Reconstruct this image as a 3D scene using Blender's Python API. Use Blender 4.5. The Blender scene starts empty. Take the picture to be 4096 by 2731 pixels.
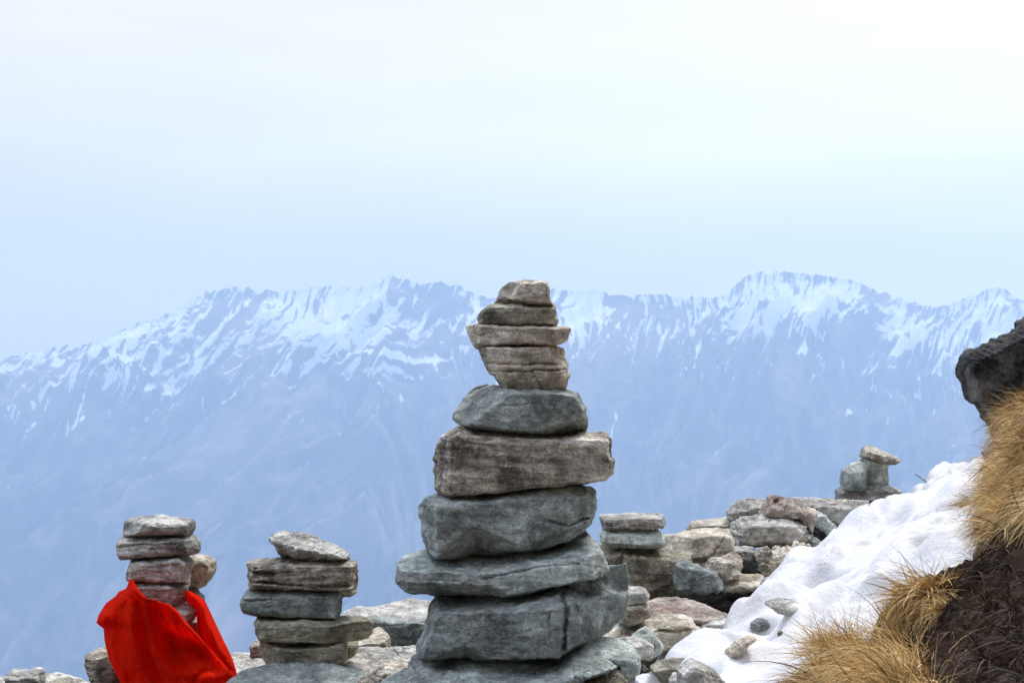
import bpy, math, numpy as np
from mathutils import Matrix, Vector

# ------------------------------------------------------------------ camera, light, exposure
SC = bpy.context.scene
COL = SC.collection
CAMZ = 1.5
LENS = 70.0
PITCH = math.radians(1.08)
cam = bpy.data.cameras.new('camera'); cam.lens = LENS; cam.sensor_width = 36.0
cam.clip_start = 0.1; cam.clip_end = 60000
cam.dof.use_dof = True; cam.dof.focus_distance = 5.0; cam.dof.aperture_fstop = 22
camo = bpy.data.objects.new('camera', cam); COL.objects.link(camo)
camo.location = (0, 0, CAMZ); camo.rotation_euler = (math.pi/2 + PITCH, 0, 0)
SC.camera = camo

SUN_EL, SUN_AZ = math.radians(58), math.radians(28)      # azimuth from +Y (view direction) towards +X
sun_dir = Vector((math.sin(SUN_AZ)*math.cos(SUN_EL), math.cos(SUN_AZ)*math.cos(SUN_EL), math.sin(SUN_EL)))
sl = bpy.data.lights.new('sun', 'SUN'); sl.energy = 2.3; sl.angle = math.radians(16); sl.color = (1, .96, .9)
so = bpy.data.objects.new('sun', sl); COL.objects.link(so)
so.rotation_euler = sun_dir.to_track_quat('Z', 'Y').to_euler(); so.location = (0, 0, 50)

W = bpy.data.worlds.new('World'); SC.world = W; W.use_nodes = True
nt = W.node_tree; nt.nodes.clear(); N = nt.nodes.new; LK = nt.links.new
out = N('ShaderNodeOutputWorld'); bg = N('ShaderNodeBackground'); bg.inputs['Strength'].default_value = 0.15
sky = N('ShaderNodeTexSky'); sky.sky_type = 'NISHITA'; sky.sun_disc = False
sky.sun_elevation = SUN_EL; sky.sun_rotation = SUN_AZ; sky.altitude = 3000
tc = N('ShaderNodeTexCoord')
dot = N('ShaderNodeVectorMath'); dot.operation = 'DOT_PRODUCT'
g = Vector((.62, .60, .50)).normalized(); dot.inputs[1].default_value = g
LK(tc.outputs['Generated'], dot.inputs[0])
gr = N('ShaderNodeMapRange'); gr.inputs['From Min'].default_value = .36; gr.inputs['From Max'].default_value = .92
LK(dot.outputs['Value'], gr.inputs['Value'])
cl = N('ShaderNodeMix'); cl.data_type = 'RGBA'
cl.inputs[6].default_value = (5.4, 4.75, 4.0, 1); cl.inputs[7].default_value = (9.1, 8.6, 7.8, 1)
LK(gr.outputs[0], cl.inputs[0])
sx = N('ShaderNodeSeparateXYZ'); LK(tc.outputs['Generated'], sx.inputs[0])
zr = N('ShaderNodeMapRange'); zr.interpolation_type = 'SMOOTHSTEP'; zr.inputs['From Min'].default_value = .22; zr.inputs['From Max'].default_value = .65; LK(sx.outputs['Z'], zr.inputs['Value'])
ov = N('ShaderNodeMix'); ov.data_type = 'RGBA'; LK(zr.outputs[0], ov.inputs[0]); LK(cl.outputs[2], ov.inputs[6]); ov.inputs[7].default_value = (7.4, 8.1, 10.1, 1)
mp = N('ShaderNodeMapping'); mp.inputs['Scale'].default_value = (1, 1, 5.5); LK(tc.outputs['Generated'], mp.inputs[0])
nz = N('ShaderNodeTexNoise'); nz.inputs['Scale'].default_value = 2.6; nz.inputs['Detail'].default_value = 6
nz.inputs['Roughness'].default_value = .5
LK(mp.outputs[0], nz.inputs['Vector'])
nm = N('ShaderNodeMapRange'); nm.inputs['From Min'].default_value = .3; nm.inputs['From Max'].default_value = .7
nm.inputs['To Min'].default_value = .88; nm.inputs['To Max'].default_value = 1.10; LK(nz.outputs['Fac'], nm.inputs['Value'])
ml = N('ShaderNodeVectorMath'); ml.operation = 'SCALE'; LK(ov.outputs[2], ml.inputs[0]); LK(nm.outputs[0], ml.inputs['Scale'])
mx = N('ShaderNodeMix'); mx.data_type = 'RGBA'; mx.inputs[0].default_value = .95
LK(sky.outputs[0], mx.inputs[6]); LK(ml.outputs[0], mx.inputs[7]); LK(mx.outputs[2], bg.inputs[0]); LK(bg.outputs[0], out.inputs[0])
vs = SC.view_settings; vs.view_transform = 'Standard'; vs.look = 'None'; vs.exposure = 0.28; vs.gamma = 1.0
SC.cycles.volume_bounces = 3; SC.cycles.max_bounces = 6; SC.cycles.use_denoising = True

# ------------------------------------------------------------------ picture coordinates -> points in the place
CROP = {'A': (1560, 1100, 2.24), 'B': (1560, 1700, 1.5209), 'C': (300, 2000, 1.8667), 'R': (2380, 1900, 1.887),
        'E': (3096, 1700, 1.521), 'G': (1700, 2200, 2.352), 'H': (0, 2300, 2.352), 'I': (340, 2000, 2.1453),
        'J': (2700, 1750, 2.352), 'K': (2500, 2250, 2.352), 'L': (1300, 2350, 4.116), 'M': (3500, 1200, 1.9597),
        'D': (0, 0, .57422)}
cp, sp = math.cos(PITCH), math.sin(PITCH)
def rays(pts, crop='D'):
    p = np.asarray(pts, float).reshape(-1, 2); ox, oy, s = CROP[crop]
    X = p[:, 0]/s + ox; Y = p[:, 1]/s + oy
    u = (X - 2048)/4096*36/LENS; v = -(Y - 1365.5)/4096*36/LENS
    return np.stack([u, cp - v*sp, sp + v*cp], 1)           # camera looks along +Y, pitched up
def at(pts, y, crop='D'):
    r = rays(pts, crop); return r*(y/r[:, 1:2]) + np.array([0, 0, CAMZ])
def proj_d(P):                                              # world -> full picture coordinates (2352 wide)
    q = P - np.array([0, 0, CAMZ]); f = q[:, 1]*cp + q[:, 2]*sp; v = -q[:, 1]*sp + q[:, 2]*cp
    X = q[:, 0]/f*LENS/36*4096 + 2048; Y = -v/f*LENS/36*4096 + 1365.5
    return np.stack([X, Y], 1)*.57422

# ------------------------------------------------------------------ noise
_r = np.random.RandomState(7)
PERM = np.concatenate([_r.permutation(256)]*3).astype(np.int32)
GR = _r.normal(size=(256, 3)); GR /= np.linalg.norm(GR, axis=1)[:, None]; GR = GR.astype(np.float32)
def pn(p):
    p = np.asarray(p, np.float32); i = np.floor(p).astype(np.int32); f = p - i; i &= 255
    w = f*f*f*(f*(f*6 - 15) + 10); o = np.zeros(len(p), np.float32)
    for a in (0, 1):
        for b in (0, 1):
            for c in (0, 1):
                h = PERM[PERM[PERM[i[:, 0]+a] + i[:, 1]+b] + i[:, 2]+c]
                gdot = (GR[h]*(f - np.array([a, b, c], np.float32))).sum(1)
                wt = (w[:, 0] if a else 1-w[:, 0])*(w[:, 1] if b else 1-w[:, 1])*(w[:, 2] if c else 1-w[:, 2])
                o += gdot*wt
    return o*1.5
def fbm(p, o=4, rough=.5, ridged=False):
    s = 0; a = 1.0; q = np.array(p, np.float32)
    for k in range(o):
        n = pn(q + 17.3*k)
        s = s + a*((1 - 2*np.abs(n)) if ridged else n); a *= rough; q = q*2.03
    return s
def smooth(a, b, x): t = np.clip((x-a)/(b-a), 0, 1); return t*t*(3-2*t)

def poly_sdf(P, poly):                                      # negative inside
    P = np.asarray(P, np.float64); poly = np.asarray(poly, float)
    d = np.full(len(P), 1e18); ins = np.zeros(len(P), bool); n = len(poly)
    for k in range(n):
        a = poly[k]; b = poly[(k+1) % n]; e = b-a; w = P-a
        t = np.clip((w@e)/max(e@e, 1e-12), 0, 1); q = w - t[:, None]*e
        d = np.minimum(d, (q*q).sum(1))
        c = ((a[1] > P[:, 1]) != (b[1] > P[:, 1]))
        with np.errstate(divide='ignore', invalid='ignore'):
            xi = (b[0]-a[0])*(P[:, 1]-a[1])/(b[1]-a[1] + 1e-15) + a[0]
        ins ^= c & (P[:, 0] < xi)
    d = np.sqrt(d); return np.where(ins, -d, d)
def line_dist(P, pts):
    d = np.full(len(P), 1e9); tt = np.zeros(len(P)); pts = np.asarray(pts, float)
    for k in range(len(pts)-1):
        a, b = pts[k], pts[k+1]; e = b-a; w = P-a; t = np.clip((w@e)/(e@e), 0, 1)
        q = np.linalg.norm(w - t[:, None]*e, axis=1); m = q < d; d[m] = q[m]; tt[m] = ((k+t)/(len(pts)-1))[m]
    return d, tt

# ------------------------------------------------------------------ mesh helpers
def make_mesh(name, V, F, mat=None, attr=None, smooth_=True):
    me = bpy.data.meshes.new(name); V = np.ascontiguousarray(V, np.float32); F = np.ascontiguousarray(F, np.int32)
    n = F.shape[1]; me.vertices.add(len(V)); me.vertices.foreach_set('co', V.ravel())
    me.loops.add(F.size); me.loops.foreach_set('vertex_index', F.ravel())
    me.polygons.add(len(F)); me.polygons.foreach_set('loop_start', np.arange(0, F.size, n, dtype=np.int32))
    me.polygons.foreach_set('loop_total', np.full(len(F), n, np.int32))
    me.update(calc_edges=True); me.validate()
    me.polygons.foreach_set('use_smooth', np.full(len(me.polygons), smooth_, bool))
    for k, v in (attr or {}).items():
        a = me.attributes.new(k, 'FLOAT', 'POINT'); a.data.foreach_set('value', np.ascontiguousarray(v, np.float32))
    if mat: me.materials.append(mat)
    return me
def link(name, me, loc=(0, 0, 0), parent=None, **props):
    o = bpy.data.objects.new(name, me); COL.objects.link(o); o.location = loc
    if parent: o.parent = parent
    for k, v in props.items():
        if v is not None: o[k] = v
    return o
def empty(name, loc, **props):
    return link(name, None, loc, **props)
def grid_faces(nu, nv):
    a = np.arange((nu-1)*(nv-1)); i = a//(nv-1); j = a % (nv-1); v = i*nv + j
    return np.stack([v, v+nv, v+nv+1, v+1], 1)

def surface_nets(F, org, h):
    nx, ny, nz_ = F.shape; s = F < 0; cs = (nx-1, ny-1, nz_-1)
    cnt = np.zeros(cs, np.int8)
    for a in (0, 1):
        for b in (0, 1):
            for c in (0, 1): cnt += s[a:nx-1+a, b:ny-1+b, c:nz_-1+c]
    act = (cnt > 0) & (cnt < 8); idx = -np.ones(cs, np.int32); I = np.argwhere(act); idx[act] = np.arange(len(I))
    acc = np.zeros((len(I), 3)); n = np.zeros(len(I))
    for ax in range(3):
        o1, o2 = [k for k in range(3) if k != ax]
        for a in (0, 1):
            for b in (0, 1):
                p = I.copy(); p[:, o1] += a; p[:, o2] += b; q = p.copy(); q[:, ax] += 1
                f0 = F[tuple(p.T)]; f1 = F[tuple(q.T)]; m = (f0 < 0) != (f1 < 0)
                t = np.where(m, f0/np.where(m, f0-f1, 1), 0)
                x = (p - I).astype(float); x[:, ax] += t; acc[m] += x[m]; n[m] += 1
    V = org + (I + acc/np.maximum(n, 1)[:, None])*h
    faces = []
    for ax in range(3):
        o1, o2 = (ax+1) % 3, (ax+2) % 3
        sl0 = [slice(None)]*3; sl1 = [slice(None)]*3; sl0[ax] = slice(0, -1); sl1[ax] = slice(1, None)
        a, b = s[tuple(sl0)], s[tuple(sl1)]; E = np.argwhere(a != b)
        ok = (E[:, o1] > 0) & (E[:, o2] > 0) & (E[:, o1] < F.shape[o1]-1) & (E[:, o2] < F.shape[o2]-1); E = E[ok]
        ina = a[tuple(E.T)]
        def cell(d1, d2):
            c = E.copy(); c[:, o1] += d1; c[:, o2] += d2; return idx[tuple(c.T)]
        q = np.stack([cell(-1, -1), cell(0, -1), cell(0, 0), cell(-1, 0)], 1)
        q[~ina] = q[~ina][:, ::-1]; faces.append(q)
    return V, np.concatenate(faces)

# ------------------------------------------------------------------ materials
def new_mat(name):
    m = bpy.data.materials.new(name); m.use_nodes = True; t = m.node_tree; t.nodes.clear()
    o = t.nodes.new('ShaderNodeOutputMaterial'); b = t.nodes.new('ShaderNodeBsdfPrincipled'); t.links.new(b.outputs[0], o.inputs[0])
    return m, t, b
class NB:
    def __init__(s, t): s.t = t
    def n(s, typ, **k):
        x = s.t.nodes.new(typ)
        for a, v in k.items(): setattr(x, a, v)
        return x
    def l(s, a, b): s.t.links.new(a, b)
    def scale(s, vec, v):
        m = s.n('ShaderNodeVectorMath', operation='MULTIPLY'); s.l(vec, m.inputs[0]); m.inputs[1].default_value = v; return m.outputs[0]
    def noise(s, vec, sc, det=4, rough=.55, dist=0):
        x = s.n('ShaderNodeTexNoise'); x.inputs['Scale'].default_value = sc; x.inputs['Detail'].default_value = det
        x.inputs['Roughness'].default_value = rough; x.inputs['Distortion'].default_value = dist; s.l(vec, x.inputs['Vector']); return x.outputs['Fac']
    def mr(s, v, a, b, c=0, d=1):
        x = s.n('ShaderNodeMapRange'); s.l(v, x.inputs['Value'])
        for k, q in zip(('From Min', 'From Max', 'To Min', 'To Max'), (a, b, c, d)): x.inputs[k].default_value = q
        return x.outputs[0]
    def mix(s, f, a, b, mode='MIX'):
        x = s.n('ShaderNodeMix', data_type='RGBA', blend_type=mode, clamp_result=False)
        for i, q in ((0, f), (6, a), (7, b)):
            if hasattr(q, 'links'): s.l(q, x.inputs[i])
            elif i == 0: x.inputs[0].default_value = q
            else: x.inputs[i].default_value = (*q, 1)
        return x.outputs[2]
    def math(s, op, a, b=None):
        x = s.n('ShaderNodeMath', operation=op)
        for i, q in ((0, a), (1, b)):
            if q is None: continue
            if hasattr(q, 'links'): s.l(q, x.inputs[i])
            else: x.inputs[i].default_value = q
        return x.outputs[0]

def rock_mat(name, dark, light, stain, layer=1.0, stain_amt=.5, crack=1.0, grain=1.0, gain=2.05, cool=0):
    tint = (gain*(1-.09*cool), gain*(.985), gain*(.93+.02*cool))
    m, t, b = new_mat(name); B = NB(t)
    tc = B.n('ShaderNodeTexCoord'); oi = B.n('ShaderNodeObjectInfo')
    off = B.n('ShaderNodeVectorMath', operation='ADD'); cm = B.n('ShaderNodeCombineXYZ')
    for k in range(3): B.l(B.math('MULTIPLY', oi.outputs['Random'], (13.1, 7.7, 21.3)[k]), cm.inputs[k])
    B.l(tc.outputs['Object'], off.inputs[0]); B.l(cm.outputs[0], off.inputs[1]); v = off.outputs[0]
    patch = B.noise(v, 9, 5, .6, .4)
    st = B.noise(B.scale(v, (5, 5, 42)), 1.0, 6, .62, .9)
    st2 = B.noise(B.scale(v, (11, 11, 110)), 1.0, 4, .6, .5)
    gr = B.noise(v, 170, 3, .7)
    med = B.noise(v, 38, 5, .65, .3)
    sn = B.noise(v, 5.5, 4, .6, .8)
    base = B.mix(B.mr(patch, .41, .60), dark, light)
    c = B.mix(B.mr(sn, .5, .68, 0, stain_amt), base, stain)
    c = B.mix(B.mr(med, .52, .74, 0, .4), c, tuple(min(1, x*1.45+.02) for x in light))
    c = B.mix(1.0, c, B.mix(B.mr(med, .25, .55), (.72, .71, .70), (1, 1, 1)), 'MULTIPLY')
    blot = B.noise(v, 22, 6, .7, .8)
    c = B.mix(.85, c, B.mix(B.mr(blot, .40, .60), (.66, .66, .66), (1.22, 1.22, 1.21)), 'MULTIPLY')
    fl = B.noise(B.scale(v, (1, 1, 1.8)), 75, 4, .75, .4)
    c = B.mix(B.mr(fl, .60, .72, 0, .4), c, tuple(min(1, x*1.7+.05) for x in light))
    c = B.mix(.38*layer, c, B.mix(B.mr(st, .30, .68), (.45, .45, .46), (1.32, 1.31, 1.29)), 'MULTIPLY')
    c = B.mix(.25*layer, c, B.mix(B.mr(st2, .3, .7), (.55, .55, .55), (1.25, 1.25, 1.25)), 'MULTIPLY')
    c = B.mix(.8*grain, c, B.mix(B.mr(gr, .3, .7), (.6, .6, .6), (1.32, 1.32, 1.32)), 'MULTIPLY')
    # hairline cracks along the bedding
    vo = B.n('ShaderNodeTexVoronoi', feature='DISTANCE_TO_EDGE'); vo.inputs['Scale'].default_value = 1
    dv = B.n('ShaderNodeVectorMath', operation='ADD'); B.l(B.scale(v, (5, 5, 19)), dv.inputs[0])
    nn = B.n('ShaderNodeTexNoise'); nn.inputs['Scale'].default_value = 24; nn.inputs['Detail'].default_value = 4; B.l(v, nn.inputs['Vector'])
    B.l(B.scale(nn.outputs['Color'], (.9, .9, .9)), dv.inputs[1]); B.l(dv.outputs[0], vo.inputs['Vector'])
    ck = B.math('MULTIPLY', B.mr(vo.outputs['Distance'], .0, .035, 1, 0), B.mr(patch, .45, .55))
    c = B.mix(B.math('MULTIPLY', ck, .32*crack), c, (.02, .018, .016))
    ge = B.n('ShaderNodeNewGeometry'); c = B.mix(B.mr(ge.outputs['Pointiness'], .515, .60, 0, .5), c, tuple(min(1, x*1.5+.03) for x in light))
    c = B.mix(1.0, c, tint, 'MULTIPLY')
    B.l(c, b.inputs['Base Color']); b.inputs['Roughness'].default_value = .82; b.inputs['Specular IOR Level'].default_value = .35
    hgt = B.math('ADD', B.math('MULTIPLY', st, .9*layer), B.math('MULTIPLY', gr, .22))
    hgt = B.math('ADD', hgt, B.math('MULTIPLY', st2, .45*layer)); hgt = B.math('ADD', hgt, B.math('MULTIPLY', med, .55))
    hgt = B.math('SUBTRACT', hgt, B.math('MULTIPLY', ck, .35*crack))
    bp = B.n('ShaderNodeBump'); bp.inputs['Strength'].default_value = .95; bp.inputs['Distance'].default_value = .012
    B.l(hgt, bp.inputs['Height']); B.l(bp.outputs[0], b.inputs['Normal'])
    return m
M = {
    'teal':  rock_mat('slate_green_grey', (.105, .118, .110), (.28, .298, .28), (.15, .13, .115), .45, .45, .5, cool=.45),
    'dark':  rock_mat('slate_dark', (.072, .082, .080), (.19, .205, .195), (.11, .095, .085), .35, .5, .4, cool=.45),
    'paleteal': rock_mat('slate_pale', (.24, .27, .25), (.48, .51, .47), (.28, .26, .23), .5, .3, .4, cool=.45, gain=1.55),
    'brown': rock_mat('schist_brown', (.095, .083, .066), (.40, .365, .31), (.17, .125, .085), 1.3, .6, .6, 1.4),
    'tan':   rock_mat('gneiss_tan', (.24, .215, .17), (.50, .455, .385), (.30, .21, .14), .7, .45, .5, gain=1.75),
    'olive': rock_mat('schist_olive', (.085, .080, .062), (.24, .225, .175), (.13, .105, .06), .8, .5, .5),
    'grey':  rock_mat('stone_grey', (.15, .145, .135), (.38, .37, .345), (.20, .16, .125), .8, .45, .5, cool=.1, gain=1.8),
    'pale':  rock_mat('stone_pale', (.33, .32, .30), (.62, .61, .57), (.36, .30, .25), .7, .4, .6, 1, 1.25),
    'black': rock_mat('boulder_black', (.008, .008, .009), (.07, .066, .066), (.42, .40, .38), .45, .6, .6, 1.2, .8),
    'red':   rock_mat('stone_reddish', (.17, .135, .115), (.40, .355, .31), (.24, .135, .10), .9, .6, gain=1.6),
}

# ------------------------------------------------------------------ stones
def chaikin(P, keep=.12):
    P = np.asarray(P, float); Q = []
    for k in range(len(P)):
        a, b = P[k], P[(k+1) % len(P)]; Q += [a + (b-a)*keep, a + (b-a)*(1-keep)]
    return np.array(Q)
SEED = [0]
def stone(crop, pts, d, mat, label, group=None, H=.07, back=.13, cuts=(), tilt=0, rough=1.0, strata=1.0, chips=6, planes=4,
          grooves=(), vox=None, name='stone', category='stone', front=.35, ground_skirt=0, kind=None):
    """outline in crop coordinates at distance d; cuts: (side, [(p1,p2,slope),...]) planes receding from the front."""
    SEED[0] += 1; rs = np.random.RandomState(100 + SEED[0])
    if d is None:
        lo_ = max(pts, key=lambda q: q[1]); cx = sum(q[0] for q in pts)/len(pts); pp = [( .5*cx + .5*lo_[0], lo_[1]*.93 + .07*min(q[1] for q in pts))]
        r_ = rays(pp, crop)[0]; r_ = r_/r_[1]
        for d in np.arange(3.2, 9, .01):
            if CAMZ + r_[2]*d <= snowz(np.array([r_[0]*d]), np.array([float(d)]))[0][0]: break
        d = float(d) + .02
    P3 = at(chaikin(pts, .04), d, crop); O = P3[:, [0, 2]]; c2 = O.mean(0)
    poly = O - c2; S = d/5.0; h = vox or float(np.clip(np.ptp(poly, axis=0).max()/75, .0020, .0030*S)); mg = 4*h
    lo = poly.min(0) - mg - .006; hi = poly.max(0) + mg + .006
    size = (hi-lo).max()
    if size > .6*S and not vox: h *= 1.35
    xs = np.arange(lo[0], hi[0], h); zs = np.arange(lo[1], hi[1], h); ys = np.arange(-H-mg-.006, back+mg+.006, h)
    X, Z = np.meshgrid(xs, zs, indexing='ij'); G2 = np.stack([X.ravel(), Z.ravel()], 1)
    warp = .0022*S*rough*np.stack([fbm(np.c_[G2*14, np.full(len(G2), SEED[0])], 3), fbm(np.c_[G2*14+31, np.full(len(G2), SEED[0])], 3)], 1)
    sd = poly_sdf(G2 + warp, poly).reshape(X.shape).astype(np.float32)
    hf = np.full(len(G2), float(H))
    # gentle uneven front
    hf += .008*S*rough*fbm(np.c_[G2*5, np.full(len(G2), SEED[0]*3.1)], 3)
    for k in range(planes):                                  # shallow fracture planes on the face
        th = rs.uniform(0, 2*math.pi); c_ = (poly[rs.randint(len(poly))]*rs.uniform(.1, .7)); sl = rs.uniform(.08, .30)
        hf = np.minimum(hf, H + .004*S - sl*((G2 - c_)@np.array([math.cos(th)*.7, math.sin(th)])) )
    if not cuts:                                             # plain blocks: a top, an underside and one end face
        q_ = np.array(pts, float); a_, b_ = q_.min(0), q_.max(0); w_, h_ = b_ - a_; r0 = rs.uniform(-.08, .08)
        cuts = [[('U', (a_[0], a_[1]+h_*(.24+r0)), (b_[0], a_[1]+h_*(.24-r0)), 2.0)], [('D', (a_[0], b_[1]-h_*(.16-r0)), (b_[0], b_[1]-h_*(.16+r0)), 1.2)],
                [('L', (a_[0]+w_*.3, a_[1]), (a_[0]+w_*(.2+r0), b_[1]), .8)] if rs.rand() < .5 else [('R', (b_[0]-w_*(.25+r0), a_[1]), (b_[0]-w_*.3, b_[1]), .8)]]
    for cut in cuts:
        acc = None
        for (side, p1, p2, sl) in cut:
            q = at([p1, p2], d, crop)[:, [0, 2]] - c2; e = q[1]-q[0]; nrm = np.array([-e[1], e[0]])/np.linalg.norm(e)
            want = {'U': (0, 1), 'D': (0, -1), 'L': (-1, 0), 'R': (1, 0)}[side]
            if nrm@np.array(want) < 0: nrm = -nrm
            wob = .004*S*rough*fbm(np.c_[G2*22, np.full(len(G2), SEED[0]*1.7)], 3)
            dd = (G2 - q[0])@nrm + wob; pl = np.maximum(1.7*sl*dd, 0)
            acc = pl if acc is None else np.minimum(acc, pl)
        hf = hf - acc*(1 + .12*fbm(np.c_[G2*25, np.full(len(G2), 5.0)], 2))
    for (gp, wd, dp) in grooves:
        q = at(gp, d, crop)[:, [0, 2]] - c2; dd, _ = line_dist(G2 + warp*2, q); hf -= dp*np.exp(-(dd/wd)**2)
    hf = np.maximum(hf, -back*.45)
    hf = hf.reshape(X.shape).astype(np.float32)
    Y = ys[None, :, None].astype(np.float32)
    F = sd[:, None, :] - .0045*S + np.where(Y < 0, np.maximum(-Y - .02*S, 0)*front*.5 + np.maximum(-Y - (H-.006), 0)*.8, Y*(.05 + 1.1*abs(c2[0])/d) + np.maximum(Y - .5*back, 0)*.6)
    F = np.maximum(F, (-Y - hf[:, None, :])*.55); F = np.maximum(F, Y - back*.98)
    XX = xs[:, None, None].astype(np.float32); ZZ = zs[None, None, :].astype(np.float32)
    ext = (hi-lo)/2
    for k in range(chips):
        n = rs.normal(size=3); n[1] = abs(n[1])*(1 if rs.rand() < .5 else -1)*1.0 + .1; n /= np.linalg.norm(n)
        if abs(n[1]) < .55: n[1] = math.copysign(.9, n[1]); n /= np.linalg.norm(n)
        ymx = back if n[1] > 0 else H
        pr = (poly@n[[0, 2]]).max() + abs(n[1])*ymx
        c = pr*(1 - rs.uniform(.02, .09))
        F = np.maximum(F, n[0]*XX + n[1]*Y + n[2]*ZZ - c)
    F[0] = F[-1] = 1; F[:, 0] = F[:, -1] = 1; F[:, :, 0] = F[:, :, -1] = 1
    V, Q = surface_nets(F, np.array([xs[0], ys[0], zs[0]]), h)
    # vertex normals from the field gradient replaced by face normals average
    fn = np.cross(V[Q[:, 2]] - V[Q[:, 0]], V[Q[:, 3]] - V[Q[:, 1]]); vn = np.zeros_like(V)
    for k in range(4): np.add.at(vn, Q[:, k], fn)
    vn /= np.linalg.norm(vn, axis=1)[:, None] + 1e-9
    ct, st_ = math.cos(tilt), math.sin(tilt)
    L = V.copy(); L[:, 0] = ct*V[:, 0] - st_*V[:, 2]; L[:, 2] = st_*V[:, 0] + ct*V[:, 2]     # bedding frame
    o = SEED[0]*9.7
    fc = fbm(L*np.array([16, 16, 26]) + o, 3, .5); disp = .0030*rough*(np.abs(fc)*1.6 - .4) + .0012*rough*fbm(L*70 + o, 3, .6)
    lay = fbm(L*np.array([5, 5, 46]) + o, 4, .6)
    disp += strata*(.0015*np.round(lay*3)/3 + .0008*lay)
    crk = fbm(L*np.array([7, 7, 26]) + o*2, 3); disp -= strata*.004*np.exp(-(crk/.035)**2)*smooth(.0, .5, fbm(L*9 + o*3, 2))
    V = V + vn*(disp*S)[:, None]
    L = V.copy(); L[:, 0] = ct*V[:, 0] - st_*V[:, 2]; L[:, 2] = st_*V[:, 0] + ct*V[:, 2]
    me = make_mesh(name, L, Q, M[mat])
    ob = link(name, me, (c2[0], d, c2[1]), label=label, category=category, group=group, kind=kind)
    if kind == 'structure': del ob['category']
    ob.rotation_euler = (0, tilt, 0)
    return ob

# central cairn, top to bottom
g1 = 'stones stacked in the tall central cairn'
DM = 5.0
stone('A', [(917,262),(960,225),(985,165),(1000,120),(1045,88),(1100,74),(1190,68),(1215,60),(1290,65),(1370,70),(1400,88),(1418,125),(1412,180),(1428,232),(1452,265),(1440,277),(1380,275),(1300,262),(1200,255),(1120,250),(1000,254),(955,266)],
      DM, 'tan', 'tan angular stone at the very top of the tall central cairn', g1, H=.05, back=.08, tilt=.1, strata=.4,
      cuts=[[('L', (1210,60), (1120,230), .75)], [('D', (1100,215), (1420,250), 1.6)], [('U', (1215,75), (1400,90), 1.2)], [('D', (980,170), (1150,235), 1.0)]])
stone('A', [(800,385),(830,345),(870,302),(910,287),(1000,280),(1060,276),(1200,278),(1290,276),(1380,276),(1470,282),(1477,330),(1472,395),(1490,405),(1480,455),(1400,466),(1300,460),(1100,458),(940,452),(860,447),(815,442),(797,405)],
      DM, 'olive', 'dark olive stone second from the top of the tall central cairn', g1, H=.06, back=.09, tilt=0, strata=.6,
      cuts=[[('U', (900,300), (1470,300), 2.0)], [('L', (840,300), (830,440), 1.0)], [('D', (940,440), (1480,440), 2.2)]])
stone('A', [(697,470),(730,460),(820,450),(960,450),(1100,458),(1290,464),(1420,468),(1520,472),(1603,487),(1590,525),(1575,570),(1530,600),(1470,622),(1440,642),(1350,640),(1250,637),(1160,634),(1060,640),(960,642),(850,640),(775,640),(750,610),(720,555),(702,510)],
      DM, 'tan', 'long flat pale slab, third from the top of the tall central cairn', g1, H=.08, back=.10, strata=.8, tilt=.02,
      cuts=[[('L', (815,450), (795,635), 1.2)], [('D', (900,618), (1450,612), 2.2)], [('R', (1500,480), (1520,600), .7)]])
stone('A', [(800,645),(950,643),(1160,642),(1400,646),(1500,655),(1545,655),(1562,690),(1555,720),(1570,770),(1588,800),(1580,840),(1590,890),(1580,930),(1565,1018),(1480,1024),(1300,1022),(1150,1020),(1050,1008),(1010,985),(985,940),(950,880),(890,868),(865,820),(845,750),(815,690)],
      DM, 'tan', 'blocky cracked stone with a slanting left side, fourth from the top of the central cairn', g1, H=.085, back=.09, strata=1.1, tilt=.03,
      cuts=[[('R', (1410,655), (1580,950), 1.3)], [('L', (990,880), (1050,1005), 1.6)], [('D', (950,858), (1590,858), .45)]],
      grooves=[([(860,792),(1100,800),(1300,802),(1500,800)], .0022, .012), ([(900,865),(1150,856),(1350,860),(1560,850)], .0025, .014), ([(1270,870),(1310,940),(1350,1010)], .003, .01)])
stone('A', [(565,1250),(600,1190),(660,1110),(690,1050),(760,1000),(880,982),(1000,992),(1120,1015),(1300,1020),(1500,1025),(1610,1048),(1665,1065),(1700,1110),(1712,1150),(1745,1190),(1740,1250),(1757,1290),(1750,1395),(1700,1420),(1560,1418),(1400,1430),(1250,1432),(1100,1420),(950,1398),(820,1372),(730,1360),(640,1330),(570,1305)],
      DM, 'teal', 'greenish grey boulder with a pale left facet, fifth from the top of the central cairn', g1, H=.11, back=.13, strata=.25, tilt=-.05,
      cuts=[[('L', (1110,1045), (800,1270), .9)], [('L', (815,1250), (790,1370), .5)], [('U', (1000,1048), (1660,1062), 3.0)], [('D', (800,1330), (1250,1420), 1.4)], [('D', (1700,1250), (1250,1425), 1.2)], [('U', (560,1250), (900,1010), 1.2)]],
      grooves=[([(1030,1155),(1150,1170),(1300,1150)], .002, .004)])
stone('B', [(275,200),(285,150),(320,75),(370,45),(420,20),(480,30),(560,44),(700,48),(860,50),(1000,56),(1080,52),(1180,48),(1240,45),(1310,60),(1330,90),(1335,160),(1352,210),(1350,285),(1300,320),(1200,340),(1120,362),(1030,376),(940,384),(820,405),(700,422),(600,432),(480,438),(350,428),(290,402),(275,340),(278,260)],
      DM, 'brown', 'large rough brown stone with flaky layers, sixth from the top of the central cairn', g1, H=.12, back=.14, strata=1.5, rough=1.1, tilt=.05,
      cuts=[[('L', (378,60), (365,430), 1.6)], [('D', (860,355), (1345,288), 2.4)], [('U', (400,60), (560,95), 1.5), ('U', (560,95), (1300,85), 2.5)], [('D', (300,400), (860,385), 1.2)]])
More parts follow.
